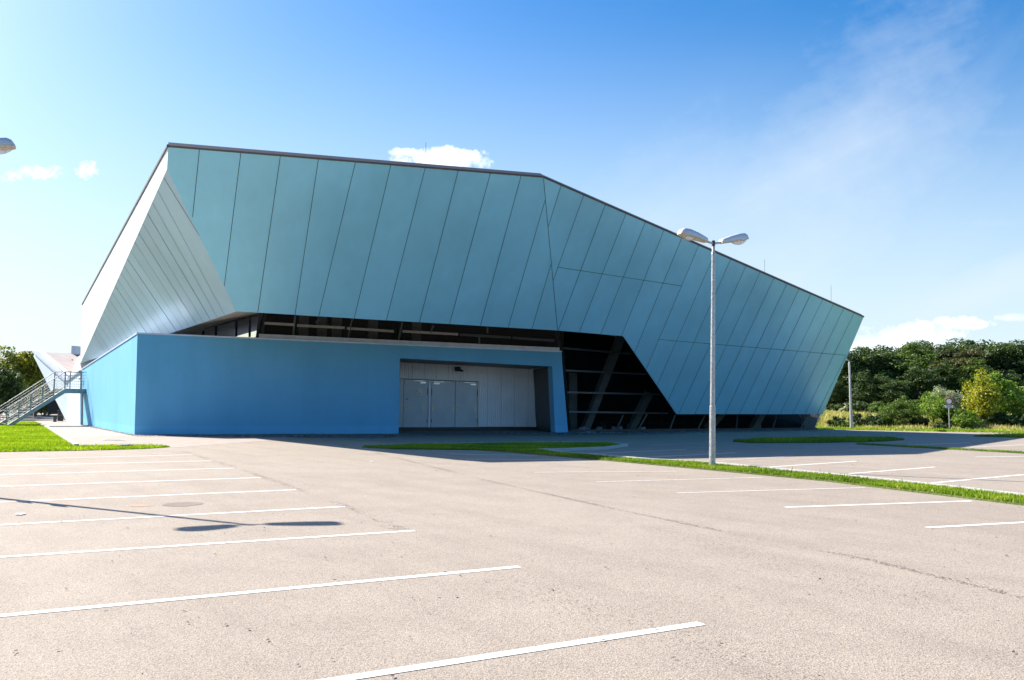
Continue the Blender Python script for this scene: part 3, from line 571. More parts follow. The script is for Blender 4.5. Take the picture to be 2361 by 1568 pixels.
fr.build('door_post', MAT['flash'], hall); fr = MB(); a = hr((1103.2, 882), .07); fr.box((a.x, a.y, (a.z+.2)/2), (.05, .06, a.z-.2), 0, rzw)
fr.build('door_frame', MAT['galv'], hall)
hd = MB(); a = hr((912, 874.2), .07); b = hr((1103.5, 881.6), .07); hd.bar(a+Z*.03, b+Z*.03, .06, .04); hd.build('door_head', MAT['frame'], hall)
for x in (925.5, 935, 1046.5, 1054):
    a = hr((x, 880), .13); MB().box((a.x, a.y, a.z), (.05, .05, .09), 0, rzw).build('door_latch', MAT['white'], hall)
def text_mesh(s, size, M, mat, parent, name='lettering', align='CENTER'):
    cu = bpy.data.curves.new('txt', 'FONT'); cu.body = s; cu.size = size; cu.align_x = align; cu.align_y = 'CENTER'; cu.extrude = .002; cu.resolution_u = 2
    t = bpy.data.objects.new('txt', cu); C.objects.link(t); bpy.context.view_layer.update()
    me = bpy.data.meshes.new_from_object(t.evaluated_get(bpy.context.evaluated_depsgraph_get())); bpy.data.objects.remove(t)
    me.transform(M); me.materials.clear(); me.materials.append(mat); o = bpy.data.objects.new(name, me); C.objects.link(o); o.parent = parent; return o
d, P, W_, H_ = D2
sg = thing('warning_sign', 'white paper warning sign with red and black lettering taped to the left door', 'sign')
def placard(p00, p11, o, mat, parent, name):
    m = MB(); m.slab([P(p00[0], p00[1], o), P(p11[0], p00[1], o), P(p11[0], p11[1], o), P(p00[0], p11[1], o)], WN*.008); return m.build(name, mat, parent)
u0, u1, v0, v1 = W_*.50, W_*.80, H_*.69, H_*.80
placard((u0, v0), (u1, v1), .004, MAT['white'], sg, 'board')
def TM(u, v, o): 
    c = P(u, v, o); return Matrix(((wd.x, 0, WN.x, c.x), (wd.y, 0, WN.y, c.y), (0, 1, 0, c.z), (0, 0, 0, 1)))
hh = v1-v0; text_mesh('ACHTUNG', hh*.24, TM(u0+(u1-u0)*.62, v1-hh*.24, .015), MAT['ink'], sg); text_mesh('VIDEO', hh*.24, TM((u0+u1)/2, v0+hh*.48, .015), MAT['redink'], sg); text_mesh('ÜBERWACHUNG', hh*.2, TM((u0+u1)/2, v0+hh*.2, .015), MAT['ink'], sg)
m = MB(); m.box(P(u0+.06, v1-hh*.25, .014), (.08, .006, .05), 0, rzw); m.box(P(u0+.03, v1-hh*.3, .014), (.04, .006, .03), 0, rzw); m.build('camera_symbol', MAT['ink'], sg)
lb = thing('door_notice', 'small pale blue notice taped below the warning sign on the left door', 'sign')
u0, u1, v0, v1 = W_*.05, W_*.21, H_*.57, H_*.625
placard((u0, v0), (u1, v1), .004, MAT['bluefoil'], lb, 'paper')
for v in (.33, .66): 
    MB().box(P((u0+u1)/2, v0+(v1-v0)*v, .014), ((u1-u0)*.6, .005, .02), 0, rzw).build('text_line', MAT['ink'], lb)
# floodlight over the doors
c = hr((1055, 851), .25); fl_ = thing('floodlight', 'black wall floodlight above the grey double doors', 'floodlight', c)
MB().box((0, .12, .02), (.08, .24, .08), 0, rzw).build('bracket', MAT['black'], fl_)
m = MB(); T = Matrix.Rotation(rzw, 3, 'Z')@Matrix.Rotation(-.9, 3, 'X'); m.box((0, 0, 0), (.34, .16, .24), 0, 0, T); m.build('housing', MAT['black'], fl_, bevel=.03)
m = MB(); m.box(T@Vector((0, -.09, 0)), (.28, .02, .19), 0, 0, T); m.build('lens', MAT['lens'], fl_)
m = MB(); m.tube([(.13, -.02, -.03), (.3, -.1, -.12)], .06, 10); m.build('motion_sensor', MAT['black'], fl_)
# --- glazing
Q0 = gnd(1306, 994.6); Q1 = Vector((19.9, 55.3, 0)); gd = (Q1-Q0).normalized(); GN = Vector((gd.y, -gd.x, 0))
lean = (GN*.22-Z).normalized(); GP = gd.cross(lean); GP = -GP if GP.y > 0 else GP     # plane normal of leaning glass
GP = Vector((GN.x, GN.y, -.26)).normalized()
hg = lambda p, o=0: hit(p[0], p[1], Q0+GP*o, GP)
glz = MB(); top = [hg((1283, 756)), hg((1440, 769)), hg((1566, 945)), hg((1900, 950))]
glz.face([Q0-gd*.2, Q0+gd*((Q1-Q0).length-.15), top[3], top[2], top[1], top[0]])
wn = glz.build('glazing', MAT['glass'], hall)
# mullions of the big window
mu = []
for a, b in [((1292, 802), (1455, 816)), ((1303, 854), (1490, 863)), ((1307, 904.5), (1520, 909.5)), ((1311, 949.5), (1540, 953))]:
    mu.append(MB().bar(hg(a, .04), hg(b, .04), .1, .1).build('transom', MAT['mullion'], wn))
MB().bar(hg((1286.5, 764), .05), hg((1293, 806), .05), .14, .12).build('transom', MAT['mullion'], wn)
mf = MB(); mf.bar(Q0+Z*.06+GP*.05, Q1+Z*.06+GP*.05, .1, .12); mf.bar(hg((1296, 806), .05), hg((1313, 992), .05), .16, .12); mf.build('window_frame', MAT['frame'], wn)
for a, b in [((1369, 956), (1345, 993)), ((1493, 956), (1470, 990)), ((1426, 903), (1385, 992)), ((1360, 905), (1353, 950)), ((1430, 907), (1422, 953)), ((1358, 957), (1335, 993))]:
    pass
for a, b in [((1492, 955), (1472, 990)), ((1557, 957), (1545, 989)), ((1625, 958), (1610, 988)), ((1700, 958), (1698, 988)), ((1790, 958), (1782, 988)), ((1861, 958), (1846, 989)), ((1437, 957), (1421, 992))]:
    MB().bar(hg(a, .04), hg(b, .04), .08, .08).build('mullion', MAT['mullion'], wn)
# inclined structural columns inside
for a, b in [((1432, 775), (1348, 992)), ((1497, 905), (1452, 993)), ((1665, 950), (1630, 990)), ((1757, 950), (1735, 990)), ((1871, 950), (1852, 990)), ((920, 742), (902, 790))]:
    if a[0] < 1000: continue
    MB().bar(hg(a, -.7), hg(b, -.7), .42, .42, up=GP).build('leaning_strut', MAT['concrete'], hall)
# interior: low pale wall, dark backdrop, floor, posts, tyre
iw = MB(); a = Q0-GN*3.2-gd*2; b = Q1-GN*1.0; iw.face([a, a+(b-a)*.52, a+(b-a)*.52+Z*1.35, a+Z*1.35]); iw.build('interior_wall', MAT['inwall'], hall)
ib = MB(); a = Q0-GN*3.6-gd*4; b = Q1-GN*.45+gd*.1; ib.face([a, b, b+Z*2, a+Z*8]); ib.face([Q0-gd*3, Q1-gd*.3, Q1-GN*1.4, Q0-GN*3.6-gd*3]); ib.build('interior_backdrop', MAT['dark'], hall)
for px, w in ((1316, .35), (1325, .2)):
    a = hg((px, 985), -1.4); MB().box((a.x, a.y, 1.6), (w, .3, 3.6), 0, rzw).build('interior_column', MAT['concrete'], hall)
for k in range(9):
    a = hg((1470+k*26, 985), -1.5); MB().tube([(a.x, a.y, 0), (a.x+random.uniform(-.1, .5), a.y, 1.5)], .03, 6).build('interior_post', MAT['frame'], hall)
MB().bar(hg((1380, 975), -1.6), hg((1700, 976), -1.6), .05, .05).build('interior_rail', MAT['frame'], hall)
MB().box(tuple(hg((1752, 972), -.9)), (.12, .12, 1.6), 0, 0).build('interior_post', MAT['soffit'], hall)
c = hg((1463, 979), -.8); ty = thing('tyre', 'black tyre leaning upright behind the dark glazing', 'tyre', (c.x, c.y, 0), rzw)
m = MB(); m.tube([(.31*math.cos(t*math.pi/12), 0, .40+.31*math.sin(t*math.pi/12)) for t in range(25)], .09, 10, cap=False); m.build('tread', MAT['rubber'], ty, smooth=True)
c = hg((1395, 987), -.9); m = MB(); rr = random.Random(2)
for i in range(14): m.box((c.x+rr.uniform(-.9, .9), c.y+rr.uniform(-.2, .2), rr.uniform(.05, .3)), (rr.uniform(.2, .6), .3, rr.uniform(.1, .3)), 0, rr.uniform(0, 3))
tag(m.build('rubble_pile', MAT['black']), 'low heap of dark rubble behind the big leaning window', 'rubble', None, 'stuff')
m = MB(); c0 = hg((1365, 990), -.35)
for i in range(40):
    p = hg((rr.choice((1345, 1421, 1421, 1345, 1380, 1478))+rr.uniform(-9, 9), rr.uniform(986, 992)), -.25); s = rr.uniform(.03, .16); m.box(tuple(p), (s*2, s, s), 0, rr.uniform(0, 3))
tag(m.build('plastic_sheeting', MAT['flash']), 'crumpled pale plastic film at the foot of the window', 'plastic film', None, 'stuff')
# glass band above the base block
bg0 = hw((597, 776), -.9); bg1 = hw((1290, 812), -.9)
BN = Vector((WN.x, WN.y, -.12)).normalized(); hb = lambda p, o=0: hit(p[0], p[1], bg0+BN*o, BN)
gb = MB(); gb.face([hb((592, 779)), hb((1300, 815)), hb((1300, 752)), hb((598, 712))]); gbo = gb.build('glass_band', MAT['glass'], hall)
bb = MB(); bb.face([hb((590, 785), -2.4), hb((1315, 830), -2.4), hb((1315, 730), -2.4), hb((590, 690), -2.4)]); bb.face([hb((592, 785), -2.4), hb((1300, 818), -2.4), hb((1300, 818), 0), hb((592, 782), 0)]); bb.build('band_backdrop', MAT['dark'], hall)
for a, b in [((608, 745), (679, 749)), ((685, 750.5), (795, 756)), ((800, 757), (908, 764)), ((928, 764), (1056, 771)), ((1060, 771.5), (1178, 778.5)), ((1182, 779), (1278, 785.5))]:
    MB().bar(hb(a, .03), hb(b, .03), .06, .13).build('transom', MAT['galv'] if a[0] < 1000 else MAT['mullion'], gbo)
for a, b in [((612, 722), (604, 775)), ((681, 728), (676, 778)), ((813, 734), (802, 785)), ((929, 742), (918, 790)), ((1124, 755), (1124, 768)), ((1105, 776), (1105, 792)), ((1283, 764), (1290, 806)), ((736, 735), (728, 745)), ((1000, 750), (992, 768))]:
    MB().bar(hb(a, .02), hb(b, .02), .09, .09).build('mullion', MAT['mullion'], gbo)
for x in (700, 742, 776, 860, 960):   # dim shapes of ceiling beams inside
    MB().box(tuple(hb((x, 752), -1.6)), (.5, .3, 1.6), 0, rzw).build('interior_panel', MAT['concrete'], hall)
# clear windows on the left return under the soffit
n5 = (LL-Cc); n5.z = 0; n5.normalize(); NR = Vector((n5.y, -n5.x, 0)); NR = -NR if NR.x > 0 else NR; NR = Vector((NR.x, NR.y, -.17)).normalized()
r0 = hb((592, 776)); r1 = r0+n5*16; hc = lambda p, o=0: hit(p[0], p[1], r0+NR*o, NR)
cw = MB(); cw.face([hc((594, 779)), hc((340, 790)), hc((340, 770)), hc((470, 757)), hc((604, 715))]); cwo = cw.build('return_window', MAT['clear'], hall)
for a, b in [((468, 762), (466, 775)), ((497, 753), (496, 775)), ((543.5, 740), (543, 776)), ((575, 730), (574, 777))]: MB().bar(hc(a, .03), hc(b, .03), .05, .05).build('mullion', MAT['frame'], cwo)
bx = MB(); bx.bar(hc((600, 722), .03), hc((592, 779), .03), .1, .08); bx.bar(hc((470, 757), .03), hc((602, 724), .03), .06, .1); bx.build('window_frame', MAT['frame'], cwo)
cbk = MB(); cbk.face([hc((596, 785), -1.2), hc((340, 796), -1.2), hc((340, 745), -1.2), hc((610, 690), -1.2)]); cbk.build('white_backing', MAT['white'], hall)  # white sheet behind the panes stands in for the sky reflection
# soffits: from the cladding's lower edge back to the glass
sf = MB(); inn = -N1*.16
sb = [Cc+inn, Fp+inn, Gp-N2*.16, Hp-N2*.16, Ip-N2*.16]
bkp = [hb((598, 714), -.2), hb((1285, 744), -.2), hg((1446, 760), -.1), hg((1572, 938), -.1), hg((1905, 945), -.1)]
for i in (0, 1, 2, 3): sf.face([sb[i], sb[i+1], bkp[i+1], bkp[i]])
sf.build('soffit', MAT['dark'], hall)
ss = MB(); c0_, l0_ = Cc-N3*.16, LL-N3*.16; pm = c0_.lerp(l0_, .35); w1, w2, w3 = hc((604, 718), .02), hc((455, 763), .02), hc((345, 788), .02)
ss.face([c0_, pm, w2, w1]); ss.face([pm, l0_, w3, w2]); ss.face([c0_, w1, bkp[0]]); ss.build('side_soffit', MAT['soffit'], hall)
# right end bay: corner pier and end pane
_c = hg((1857, 975), -.5); MB().box((_c.x, _c.y, .7), (.45, .3, 1.5), 0, rzw).build('corner_pier', MAT['concrete'], hall)
# ------------------------------------------------------------------ alarm beacon
c = at(187, 874, W0L.y-.3); ab = thing('alarm_beacon', 'orange alarm beacon on the far end of the sunlit blue wall', 'beacon', c)
m = MB(); m.tube([(-.05, 0, -.05), (-.05, 0, .0)], .12, 14); m.build('base', MAT['white'], ab)
m = MB(); m.tube([(-.05, 0, 0), (-.05, 0, .06), (-.05, 0, .11)], [.11, .1, .05], 14); m.build('lens', MAT['orange'], ab)
# ------------------------------------------------------------------ external staircase
ex = Vector((-.62, -.78, 0)).normalized(); ey = Vector((.78, -.62, 0)).normalized()
p0 = W0L+ey*.35+ex*.05; p0.z = 0
stair = thing('external_staircase', 'grey steel staircase with landing against the sunlit side wall', 'staircase', p0)
LZ = 2.28; LW = 1.45; LLn = 1.9; RUN = 3.2; NS = 13
Q = lambda t, w, z: ex*t+ey*w+Z*z
m = MB(); m.hexa([Q(0, 0, LZ-.05), Q(0, LW, LZ-.05), Q(LLn, LW, LZ-.05), Q(LLn, 0, LZ-.05), Q(0, 0, LZ), Q(0, LW, LZ), Q(LLn, LW, LZ), Q(LLn, 0, LZ)]); m.build('landing', MAT['stairsteel'], stair)
m = MB()
for w in (0, LW): m.bar(Q(0, w, LZ-.16), Q(LLn, w, LZ-.16), .05, .24)
m.bar(Q(LLn, 0, LZ-.16), Q(LLn, LW, LZ-.16), .05, .24); m.build('landing_beam', MAT['stairsteel'], stair)
for w in (0, LW):
    m = MB(); m.slab([Q(LLn, w, LZ-.3), Q(LLn, w, LZ+.02), Q(LLn+RUN+.15, w, -.02), Q(LLn+RUN-.2, w, -.02)], ey*.03); m.build('stringer', MAT['stairsteel'], stair)
for i in range(NS-1):
    t = LLn+RUN*(i+.5)/NS; z = LZ*(1-(i+1)/NS); MB().hexa([Q(t-.13, .02, z-.03), Q(t-.13, LW-.01, z-.03), Q(t+.15, LW-.01, z-.03), Q(t+.15, .02, z-.03), Q(t-.13, .02, z+.01), Q(t-.13, LW-.01, z+.01), Q(t+.15, LW-.01, z+.01), Q(t+.15, .02, z+.01)]).build('tread', MAT['concrete'], stair)
for w in (0, LW):
    m = MB()
    for t in (.05, LLn*.5, LLn): m.bar(Q(t, w, LZ), Q(t, w, LZ+1.05), .045, .045)
    for h in (.12, .3, .48, .66, .84, 1.05): m.tube([Q(0, w, LZ+h), Q(LLn, w, LZ+h)], .02 if h > 1 else .008, 6)
    for k in range(15): t = k*LLn/14; m.tube([Q(t, w, LZ+.12), Q(t, w, LZ+1.0)], .004, 4)
    m.build('landing_railing', MAT['stairsteel'], stair)
    m = MB(); P_ = lambda t, h: Q(LLn+RUN*t, w, LZ*(1-t)+h)
    for t in (0, .2, .4, .6, .8, 1): m.bar(P_(t, 0), P_(t, 1.05), .05, .05)
    for h in (.18, .36, .54, .72, .88, 1.05): m.tube([P_(0, h), P_(1, h)], .025 if h > 1 else .012, 6)
    m.build('railing', MAT['stairsteel'], stair)
for w in (.05, LW-.05): MB().bar(Q(.12, w, 0), Q(.12, w, LZ-.2), .1, .1).build('support_post', MAT['stairsteel'], stair)
MB().bar(Q(LLn-.1, LW-.05, 0), Q(LLn-.1, LW-.05, LZ-.2), .001, .001) 
# ------------------------------------------------------------------ low barrier rail and seat under the stairs
def low_rail(pxs, y0, y1, label):
    a = [gnd(px, y0) for px in pxs]; o = thing('barrier_rail', label, 'railing', a[0]); L_ = [p-a[0] for p in a]
    for p in L_: MB().tube([p, p+Z*.85], .035, 8).build('post', MAT['galv'], o)
    MB().tube([p+Z*.82 for p in L_], .025, 8).build('handrail', MAT['galv'], o); MB().tube([p+Z*.45 for p in L_], .018, 8).build('lower_rail', MAT['galv'], o)
low_rail((-10, 27, 52, 76), 974, 0, 'low grey tubular railing beside the foot of the stairs')
c = gnd(146, 973); bo = thing('bench', 'small dark bench beneath the leaning wall of the far building', 'bench', c)
MB().box((-.1, 0, .45), (1.3, .4, .06)).build('seat', MAT['frame'], bo)
for x in (-.6, .4): MB().box((x, 0, .21), (.07, .35, .42)).build('leg', MAT['frame'], bo)
c = gnd(139, 971); lb_ = thing('litter_bin', 'dark cylindrical litter bin standing beside the bench', 'litter bin', c)
MB().tube([(0, 0, 0), (0, 0, .75)], .2, 14).build('body', MAT['black'], lb_); MB().tube([(0, 0, .76), (0, 0, .82)], .22, 14).build('lid', MAT['frame'], lb_)
# ------------------------------------------------------------------ neighbouring hall at the left
nb = thing('neighbour_hall', 'pale blue building with a folded pinkish roof and leaning end wall', 'building')
a, a1, b, c = at(77.5, 822, 66), at(80.5, 812, 66), at(156, 879, 59.5), at(154, 975, 59.5); c.z = 0
d, e = at(185, 858, 56.5), gnd(185, 979)
m = MB(); m.slab([a, a1, b, c], Vector((.3, .5, 0))); m.slab([b, d, e, c], Vector((.4, .3, 0))); m.build('wall', MAT['paleblue'], nb)
f, g_ = at(183.6, 814.5, 76), at(215, 850, 66)
m = MB(); m.slab([a1, f, g_, d, b], (0, 0, -.12)); m.build('roof', MAT['roofred'], nb)
m = MB(); m.bar(a1+Z*.05, b+Z*.05, .35, .16); m.bar(b+Z*.05, d+Z*.05, .2, .14); m.build('roof_edge', MAT['flash'], nb)
r1_ = at(92, 811.5, 68); m = MB(); m.bar(r1_+Z*.1, at(163, 870, 60)+Z*.14, .22, .1); m.build('gutter', MAT['white'], nb)
cc = at(180, 806, 74.5); m = MB(); m.box((cc.x, cc.y, cc.z-.1), (.35, 1.6, .75)); m.build('chimney', MAT['flash'], nb)
m = MB(); m.face([a+Vector((1, 4, 0)), at(154, 955, 66), at(110, 955, 66), at(100, 860, 68)]); m.build('recessed_wall', MAT['dark'], nb)
for px, w, mt in ((119.5, .35, 'wood'), (126, .2, 'yellow'), (131, .3, 'wood')):
    q = gnd(px, 955); MB().box((q.x, q.y, 1.4), (w, .3, 2.8)).build('column', MAT['wood'], nb)
# fence and shrub beyond the stairs
q0, q1 = gnd(45, 952.5), gnd(121, 952.5); fe = thing('panel_fence', 'grey blue panel fence beyond the staircase', 'fence', q0); dv = q1-q0; L_ = dv.length; dv.normalize()
for k in range(7): MB().box(dv*(k*L_/6)+Z*.8, (.1, .1, 1.6)).build('post', MAT['frame'], fe)
for k in range(6):
    m = MB(); cpt = dv*((k+.5)*L_/6)
    for j in range(7): m.box(cpt+Z*(.2+j*.21), (L_/6-.12, .04, .18))
    m.build('panel', MAT['flash'], fe)
sheet('side_yard', [gnd(*p) for p in [(-260, 975), (75, 975), (140, 964), (188, 975), (188, 952), (-260, 952)]], -.02, plain('yard_paving', (.34, .31, .30), .9))
# ------------------------------------------------------------------ street lamps
AXD = Vector((.94, .34, 0)).normalized()
def lamp_head(parent, sgn, r0=.22, ln=.84, tilt=.2):
    ax = AXD*sgn; sd = Vector((-ax.y, ax.x, 0)); up = (Z-ax*0).normalized(); d = (ax*math.cos(tilt)+Z*math.sin(tilt)); u = (Z*math.cos(tilt)-ax*math.sin(tilt))
    base = ax*r0+Z*.02; n = 16; rings = []; m = MB(); st = [(0, .09, .05), (.03, .115, .085), (.15, .13, .11), (.4, .155, .15), (.7, .17, .175), (.88, .16, .16), (.96, .135, .115), (1, .10, .05)]
    for s, w, h in st:
        rg = []
        for j in range(n+1):
            t = math.pi*j/n; cx_ = math.copysign(abs(math.cos(t))**.55, math.cos(t))*w; cz = (abs(math.sin(t))**.6)*h; rg.append(base+d*(s*ln)+sd*cx_+u*cz)
        rings.append(rg)
    for i in range(len(rings)-1):
        for j in range(n): m.face([rings[i][j], rings[i+1][j], rings[i+1][j+1], rings[i][j+1]])
    m.face(rings[0][::-1]); m.face(rings[-1])
    hd = m.build('lamp_head', MAT['lampshell'], parent, smooth=True)
    m = MB()   # rim and inner reflector
    for i in range(len(st)-1):
        (s0, w0, _), (s1, w1, _) = st[i], st[i+1]
        for a_, b_ in ((w0, w1),): m.slab([base+d*(s0*ln)-sd*a_, base+d*(s0*ln)+sd*a_, base+d*(s1*ln)+sd*b_, base+d*(s1*ln)-sd*b_], -u*.025)
    m.build('rim', MAT['lampin'], hd)
    m = MB(); m.tube([base+d*(ln*.72)-u*.03, base+d*(ln*.5)-u*.03], [.05, .03], 10); m.build('bulb', MAT['white'], hd)
    m = MB(); rs = []
    for i in range(7):
        s = i/6; s_ = .42+.55*s; w = .125*math.sin(math.pi*(.08+.84*s))**.5; dp = .11*math.sin(math.pi*min(1, .03+.95*s))**.8; rs.append([base+d*(s_*ln)+sd*(w*math.cos(math.pi*j/8))-u*(.026+dp*math.sin(math.pi*j/8)) for j in range(9)])
    for i in range(6):
        for j in range(8): m.face([rs[i][j], rs[i+1][j], rs[i+1][j+1], rs[i][j+1]])
    m.build('lens_bowl', MAT['lens'], hd, smooth=True)
    MB().tube([Z*-.02, ax*.1+Z*.0, base+d*.06], .028, 10).build('arm', MAT['galv'], parent, smooth=True)
def street_lamp(base, H, label, heads=(1, -1), tilt=0, thick=1):
    o = thing('street_lamp', label, 'street lamp', base, 0, 'street lamps of the car park'); t = Z*H; t = Vector((H*tilt, 0, H))
    MB().tube([(0, 0, -.1), t*.27], [.085*thick, .078*thick], 16).build('lower_pole', MAT['galv'], o, smooth=True)
    MB().tube([t*.27, t*.272, t*.96], [.078*thick, .066*thick, .05*thick], 16).build('pole', MAT['galv'], o, smooth=True)
    MB().tube([t*.95, t*.957, t*1.005], [.062, .04, .036], 12).build('collar', MAT['galv'], o, smooth=True)
    MB().box(Vector((0, -.08*thick, .75))+t*.0, (.075, .02, .4)).build('service_door', MAT['galv'], o)
    e = MB(); e.tube([t*.985, t+Z*.06], .045, 12); e = e.build('crossarm', MAT['frame'], o, smooth=True)
    for s in heads:
        old = set(o.children); lamp_head(o, s)
        for ch in o.children:
            if ch not in old: ch.location = t
    return o
nb0 = gnd(1642, 1079); Hn = at(1641, 560, nb0.y).z
street_lamp(nb0, Hn, 'tall double headed street lamp on the narrow grass strip', tilt=.016)
HL = 6.3; sp = gnd(572, 1210); lb0 = sp+Vector((SUN.x, SUN.y, 0)).normalized()*(HL/math.tan(EL))
ll = street_lamp(lb0, HL, 'street lamp mostly outside the left edge, only one head tip in view')
for s_, px, py in ((1, 62, 1155), (1, 146, 1163)):
    q = gnd(px, py); hz = ((q-lb0).length)*math.tan(EL)
    q2 = Vector((0, 0, hz)); MB().box(q2+Vector((.0, -.07, 0)), (.42, .02, .3), 0, math.radians(-50)).build('sign_plate', MAT['flash'], ll)
fb = gnd(1963.5, 990.5); Hf = at(1957.5, 831, fb.y).z
street_lamp(fb, Hf, 'far single headed street lamp beside the right end of the hall', heads=(-1,), tilt=-.012, thick=1.25)
# ------------------------------------------------------------------ road sign
b = gnd(2190, 994); sgn = thing('road_sign', 'round red and white prohibition sign with a small text plate below', 'road sign', b); dpt = b.y
zc = at(2190, 925.5, dpt).z; R_ = .21; yz = Matrix.Rotation(math.radians(-20), 3, 'Z'); fwd = yz@Vector((0, -1, 0)); rt = yz@Vector((1, 0, 0))
MB().tube([(0, .03, -.05), (0, .03, zc+.25)], .035, 10).build('pole', MAT['galv'], sgn, smooth=True)
circ = lambda r, n=36: [rt*(r*math.cos(2*math.pi*i/n))+Z*(zc+r*math.sin(2*math.pi*i/n)) for i in range(n)]
m = MB(); m.slab([p+fwd*.03 for p in circ(R_)], -fwd*.02); disc = m.build('sign_disc', MAT['red'], sgn)
m = MB(); m.slab([p+fwd*.036 for p in circ(R_*.72)], -fwd*.004); m.build('white_field', MAT['white'], disc)
z1, z2 = at(2190, 931.5+7, dpt).z, at(2190, 945.5, dpt).z; z1 = zc-R_-.02; z2 = z1-.19
m = MB(); m.slab([fwd*.03+rt*x+Z*z for x, z in ((-.24, z2), (.24, z2), (.24, z1), (-.24, z1))], -fwd*.015); tp = m.build('text_plate', MAT['white'], sgn)
for k, w in ((.2, .38), (.5, .26), (.8, .34)):
    zz = z2+(z1-z2)*k; m = MB(); m.slab([fwd*.034+rt*x+Z*z for x, z in ((-w/2, zz-.012), (w/2, zz-.012), (w/2, zz+.012), (-w/2, zz+.012))], -fwd*.003); m.build('text_line', MAT['ink'], tp)
# ------------------------------------------------------------------ bank on the right
v0 = gnd(1700, 986.5); v1 = gnd(2361, 999.5); vd = (v1-v0); vd.z = 0; vd.normalize(); vn = Vector((-vd.y, vd.x, 0)); vn = -vn if vn.y < 0 else vn
def bank_h(x, y):
    t = (x-v0.x)*vn.x+(y-v0.y)*vn.y; s = (x-v0.x)*vd.x+(y-v0.y)*vd.y
    k = np.clip((t-2.6)/6.5, 0, 1); k = k*k*(3-2*k)
    return k*(.75+.12*np.sin(s*.21+1)+.08*np.sin(s*.55))+np.clip((t-9)/40, 0, 1)*.35+.03*(t > .0)+.035*np.sin(x*1.3+y)*np.clip(t/3, 0, 1)
ns, nt_ = 90, 60; V = np.array([[v0.x+vd.x*s+vn.x*t, v0.y+vd.y*s+vn.y*t, 0] for s in np.linspace(-14, 75, ns) for t in np.concatenate([np.linspace(0, 14, 45), np.linspace(15, 60, 15)])])
V[:, 2] = bank_h(V[:, 0], V[:, 1]); Fq = np.array([[i*nt_+j, (i+1)*nt_+j, (i+1)*nt_+j+1, i*nt_+j+1] for i in range(ns-1) for j in range(nt_-1)])
bk = npmesh('bank', V, Fq, MAT['meadow']); bk.data.polygons.foreach_set('use_smooth', [True]*len(bk.data.polygons)); tag(bk, kind='structure')
bp = lambda s, t: (v0.x+vd.x*s+vn.x*t, v0.y+vd.y*s+vn.y*t)
blades('grass', [bp(-2, .1), bp(70, .1), bp(70, 2.2), bp(-2, 2.2)], 45000, .12, 0, MAT['blade'], 'green verge along the far edge of the car park', .03, lambda x, y: bank_h(x, y))
blades('grass', [bp(-2, 2), bp(70, 2), bp(70, 13), bp(-2, 13)], 90000, .24, 0, MAT['dryblade'], 'pale dry meadow grass covering the bank at the right', .035, lambda x, y: bank_h(x, y), .8)
mdp = [bp(30, 1.6), bp(38, 1.2), bp(60, 1.2), bp(60, 3.6), bp(44, 3.8), bp(33, 2.6)]
mm = MB(); g_s = [(s, t) for s in np.linspace(29, 60, 24) for t in (1.4, 2.2, 3.0, 3.8)]
for i in range(23):
    for j in range(3):
        q = [g_s[i*4+j], g_s[(i+1)*4+j], g_s[(i+1)*4+j+1], g_s[i*4+j+1]]; mm.face([(*bp(s, t), float(bank_h(*bp(s, t)))+.05) for s, t in q])
tag(mm.build('bare_soil', MAT['mud']), kind='structure')
# ------------------------------------------------------------------ trees and bushes
def foliage(seed, R3, H0, nclump, nleaf, leaf, crad=.8, shell=.55, spiky=0):
    r = np.random.RandomState(seed); C_ = []
    while len(C_) < nclump:
        v = r.normal(size=3); v /= np.linalg.norm(v); q = r.uniform(shell, 1.0)**.7
        lump = 1+.16*math.sin(v[0]*5+seed)+.14*math.sin(v[2]*6+v[1]*4+seed*2)
        c = v*q*lump*np.array(R3); c[2] += H0
        if c[2] < .15*H0-.2 and r.rand() < .6: continue
        C_.append(c)
    C_ = np.array(C_); C_ = C_[np.argsort(C_[:, 2])]; n = nclump*nleaf; ci = np.repeat(np.arange(nclump), nleaf)
    cs = crad*r.uniform(.55, 1.3, nclump); v = r.normal(size=(n, 3)); v /= np.linalg.norm(v, axis=1)[:, None]
    P = C_[ci]+v*(cs[ci]*r.uniform(.35, 1.05, n)**.6)[:, None]*np.array([1, 1, .7+spiky]); P[:, 2] = np.maximum(P[:, 2], .04)
    nrm = v*.6+r.normal(size=(n, 3))*.55+np.array([0, 0, .35]); nrm /= np.linalg.norm(nrm, axis=1)[:, None]
    t1 = np.cross(nrm, r.normal(size=(n, 3))); t1 /= np.linalg.norm(t1, axis=1)[:, None]; t2 = np.cross(nrm, t1); s = leaf*r.uniform(.55, 1.35, n)[:, None]
    V = np.stack([P-t1*s, P+t2*s*.55, P+t1*s, P-t2*s*.55], 1).reshape(-1, 3)
    ct = r.uniform(0, .6, nclump); tone = np.repeat(np.clip(ct[ci]+r.normal(.2, .16, n), 0, 1), 4)
    return V, np.arange(n*4).reshape(n, 4), tone, C_
